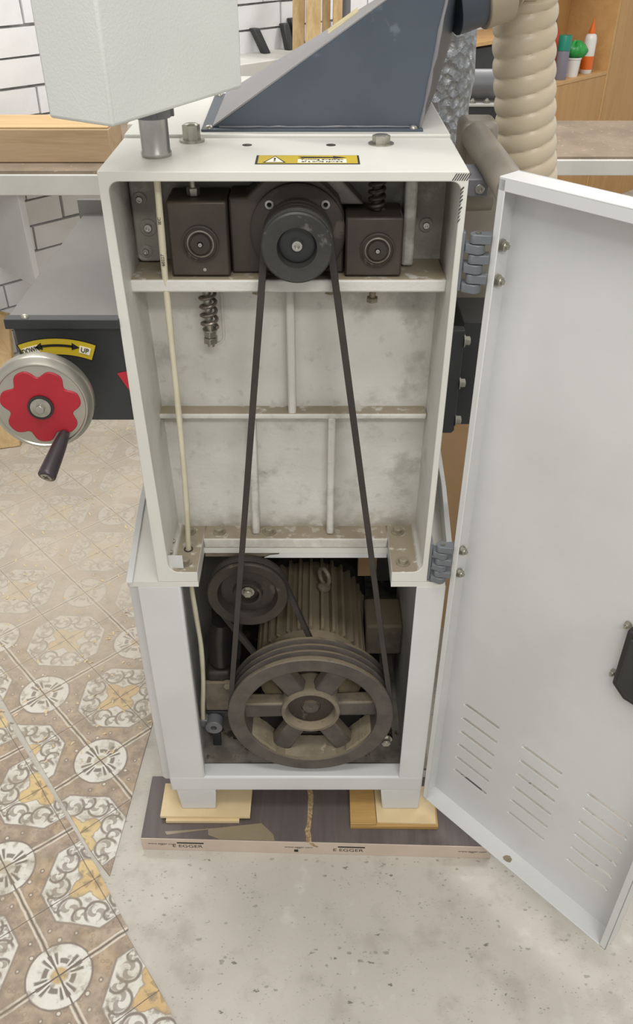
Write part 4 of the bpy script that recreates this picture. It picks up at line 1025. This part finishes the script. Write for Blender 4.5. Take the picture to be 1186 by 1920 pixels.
for i, (s, z0, ln, tl) in enumerate(((.985, 1.04, .085, .02), (1.115, 1.04, .09, -.01), (1.175, 1.04, .105, 0.))):
    mb = MB(); hw_ = .016 if i < 2 else .024
    mb.hexa([wp(s-hw_, .06, z0), wp(s+hw_, .06, z0), wp(s+hw_, .09, z0), wp(s-hw_, .09, z0), wp(s-hw_-tl, .02, z0+ln), wp(s+hw_-tl, .02, z0+ln), wp(s+hw_-tl, .05, z0+ln), wp(s-hw_-tl, .05, z0+ln)])
    tag(build(mb, 'rubber_stop', 'matte_black', None, .004), ('leftmost black rubber strip leaning on the brick wall', 'narrow middle black rubber strip leaning on the brick wall', 'widest black rubber strip beside the leaning timber')[i], 'strip', 'black strips on the brick wall')
for i, (x, y, w, lab) in enumerate(((-.085, 2.70, .045, 'leftmost brown-edged timber leaning against the brick wall'), (-.03, 2.66, .055, 'widest pale timber leaning against the brick wall'), (.018, 2.74, .030, 'narrow pale timber between two leaning boards'), (.060, 2.72, .035, 'rightmost pale timber leaning beside the grey pipe'))):
    mb = MB().hexa([(x-w/2, y-.45, 0), (x+w/2, y-.45, 0), (x+w/2, y-.41, 0), (x-w/2, y-.41, 0), (x-w/2+.03, y+.1, 1.9), (x+w/2+.03, y+.1, 1.9), (x+w/2+.03, y+.14, 1.9), (x-w/2+.03, y+.14, 1.9)])
    tag(build(mb, 'timber', 'timber', None, .002), lab, 'timber', 'timbers leaning on the wall')
tag(build(MB().lathe([(0, 0), (.022, 0), (.022, 2.0), (0, 2.0)], (.115, 2.9, 0), 'z', 20), 'grey_pipe', 'grey_metal'), 'slim grey pipe standing beside the leaning timbers', 'pipe')

# offcuts leaning under the left bench
for i, (x, dx, w, y0, zt, yt, mat, lab) in enumerate(((-1.20, .05, .11, 1.40, .46, 1.62, 'scrap', 'leftmost broad brown offcut leaning under the left bench'), (-1.06, -.04, .075, 1.44, .40, 1.70, 'timber', 'pale narrow offcut leaning between two brown ones'), (-.97, .02, .09, 1.48, .42, 1.76, 'scrap', 'crooked brown offcut leaning nearest the black gear case'), (-.86, -.06, .06, 1.54, .34, 1.84, 'scrap', 'short thin brown offcut leaning low against the bricks'))):
    t = .028
    mb = MB().hexa([(x-w/2, y0, .004), (x+w/2, y0+.02, .004), (x+w/2, y0+t+.02, .004), (x-w/2, y0+t, .004), (x-w/2+dx, yt, zt), (x+w/2+dx, yt+.02, zt-.03), (x+w/2+dx, yt+t+.02, zt-.03), (x-w/2+dx, yt+t, zt)])
    tag(build(mb, 'wood_offcut', mat, None, .003), lab, 'offcut', 'offcuts leaning under the left bench')
# ------------------------------------------------------------------ wood shavings scattered on the floor
mb = MB()
for i in range(520):
    x = -.38 - random.random()**1.1*.85; y = .15 + random.random()*1.5
    if y > wally(x)-.15: continue
    if x > -.345: continue
    a = random.uniform(0, PI); l = random.uniform(.002, .0065); w = random.uniform(.0008, .002); ca, sa = math.cos(a), math.sin(a)
    z = .0032
    q = [(-l, -w, 0), (l, -w, random.uniform(0, .002)), (l, w, random.uniform(.0, .003)), (-l, w, .0005)]
    mb.add([(x+p[0]*ca-p[1]*sa, y+p[0]*sa+p[1]*ca, z+p[2]) for p in q], [(0, 1, 2, 3)])
tag(build(mb, 'wood_shavings', 'ply'), 'pale wood shavings scattered over the patterned floor', 'shavings', kind='stuff')
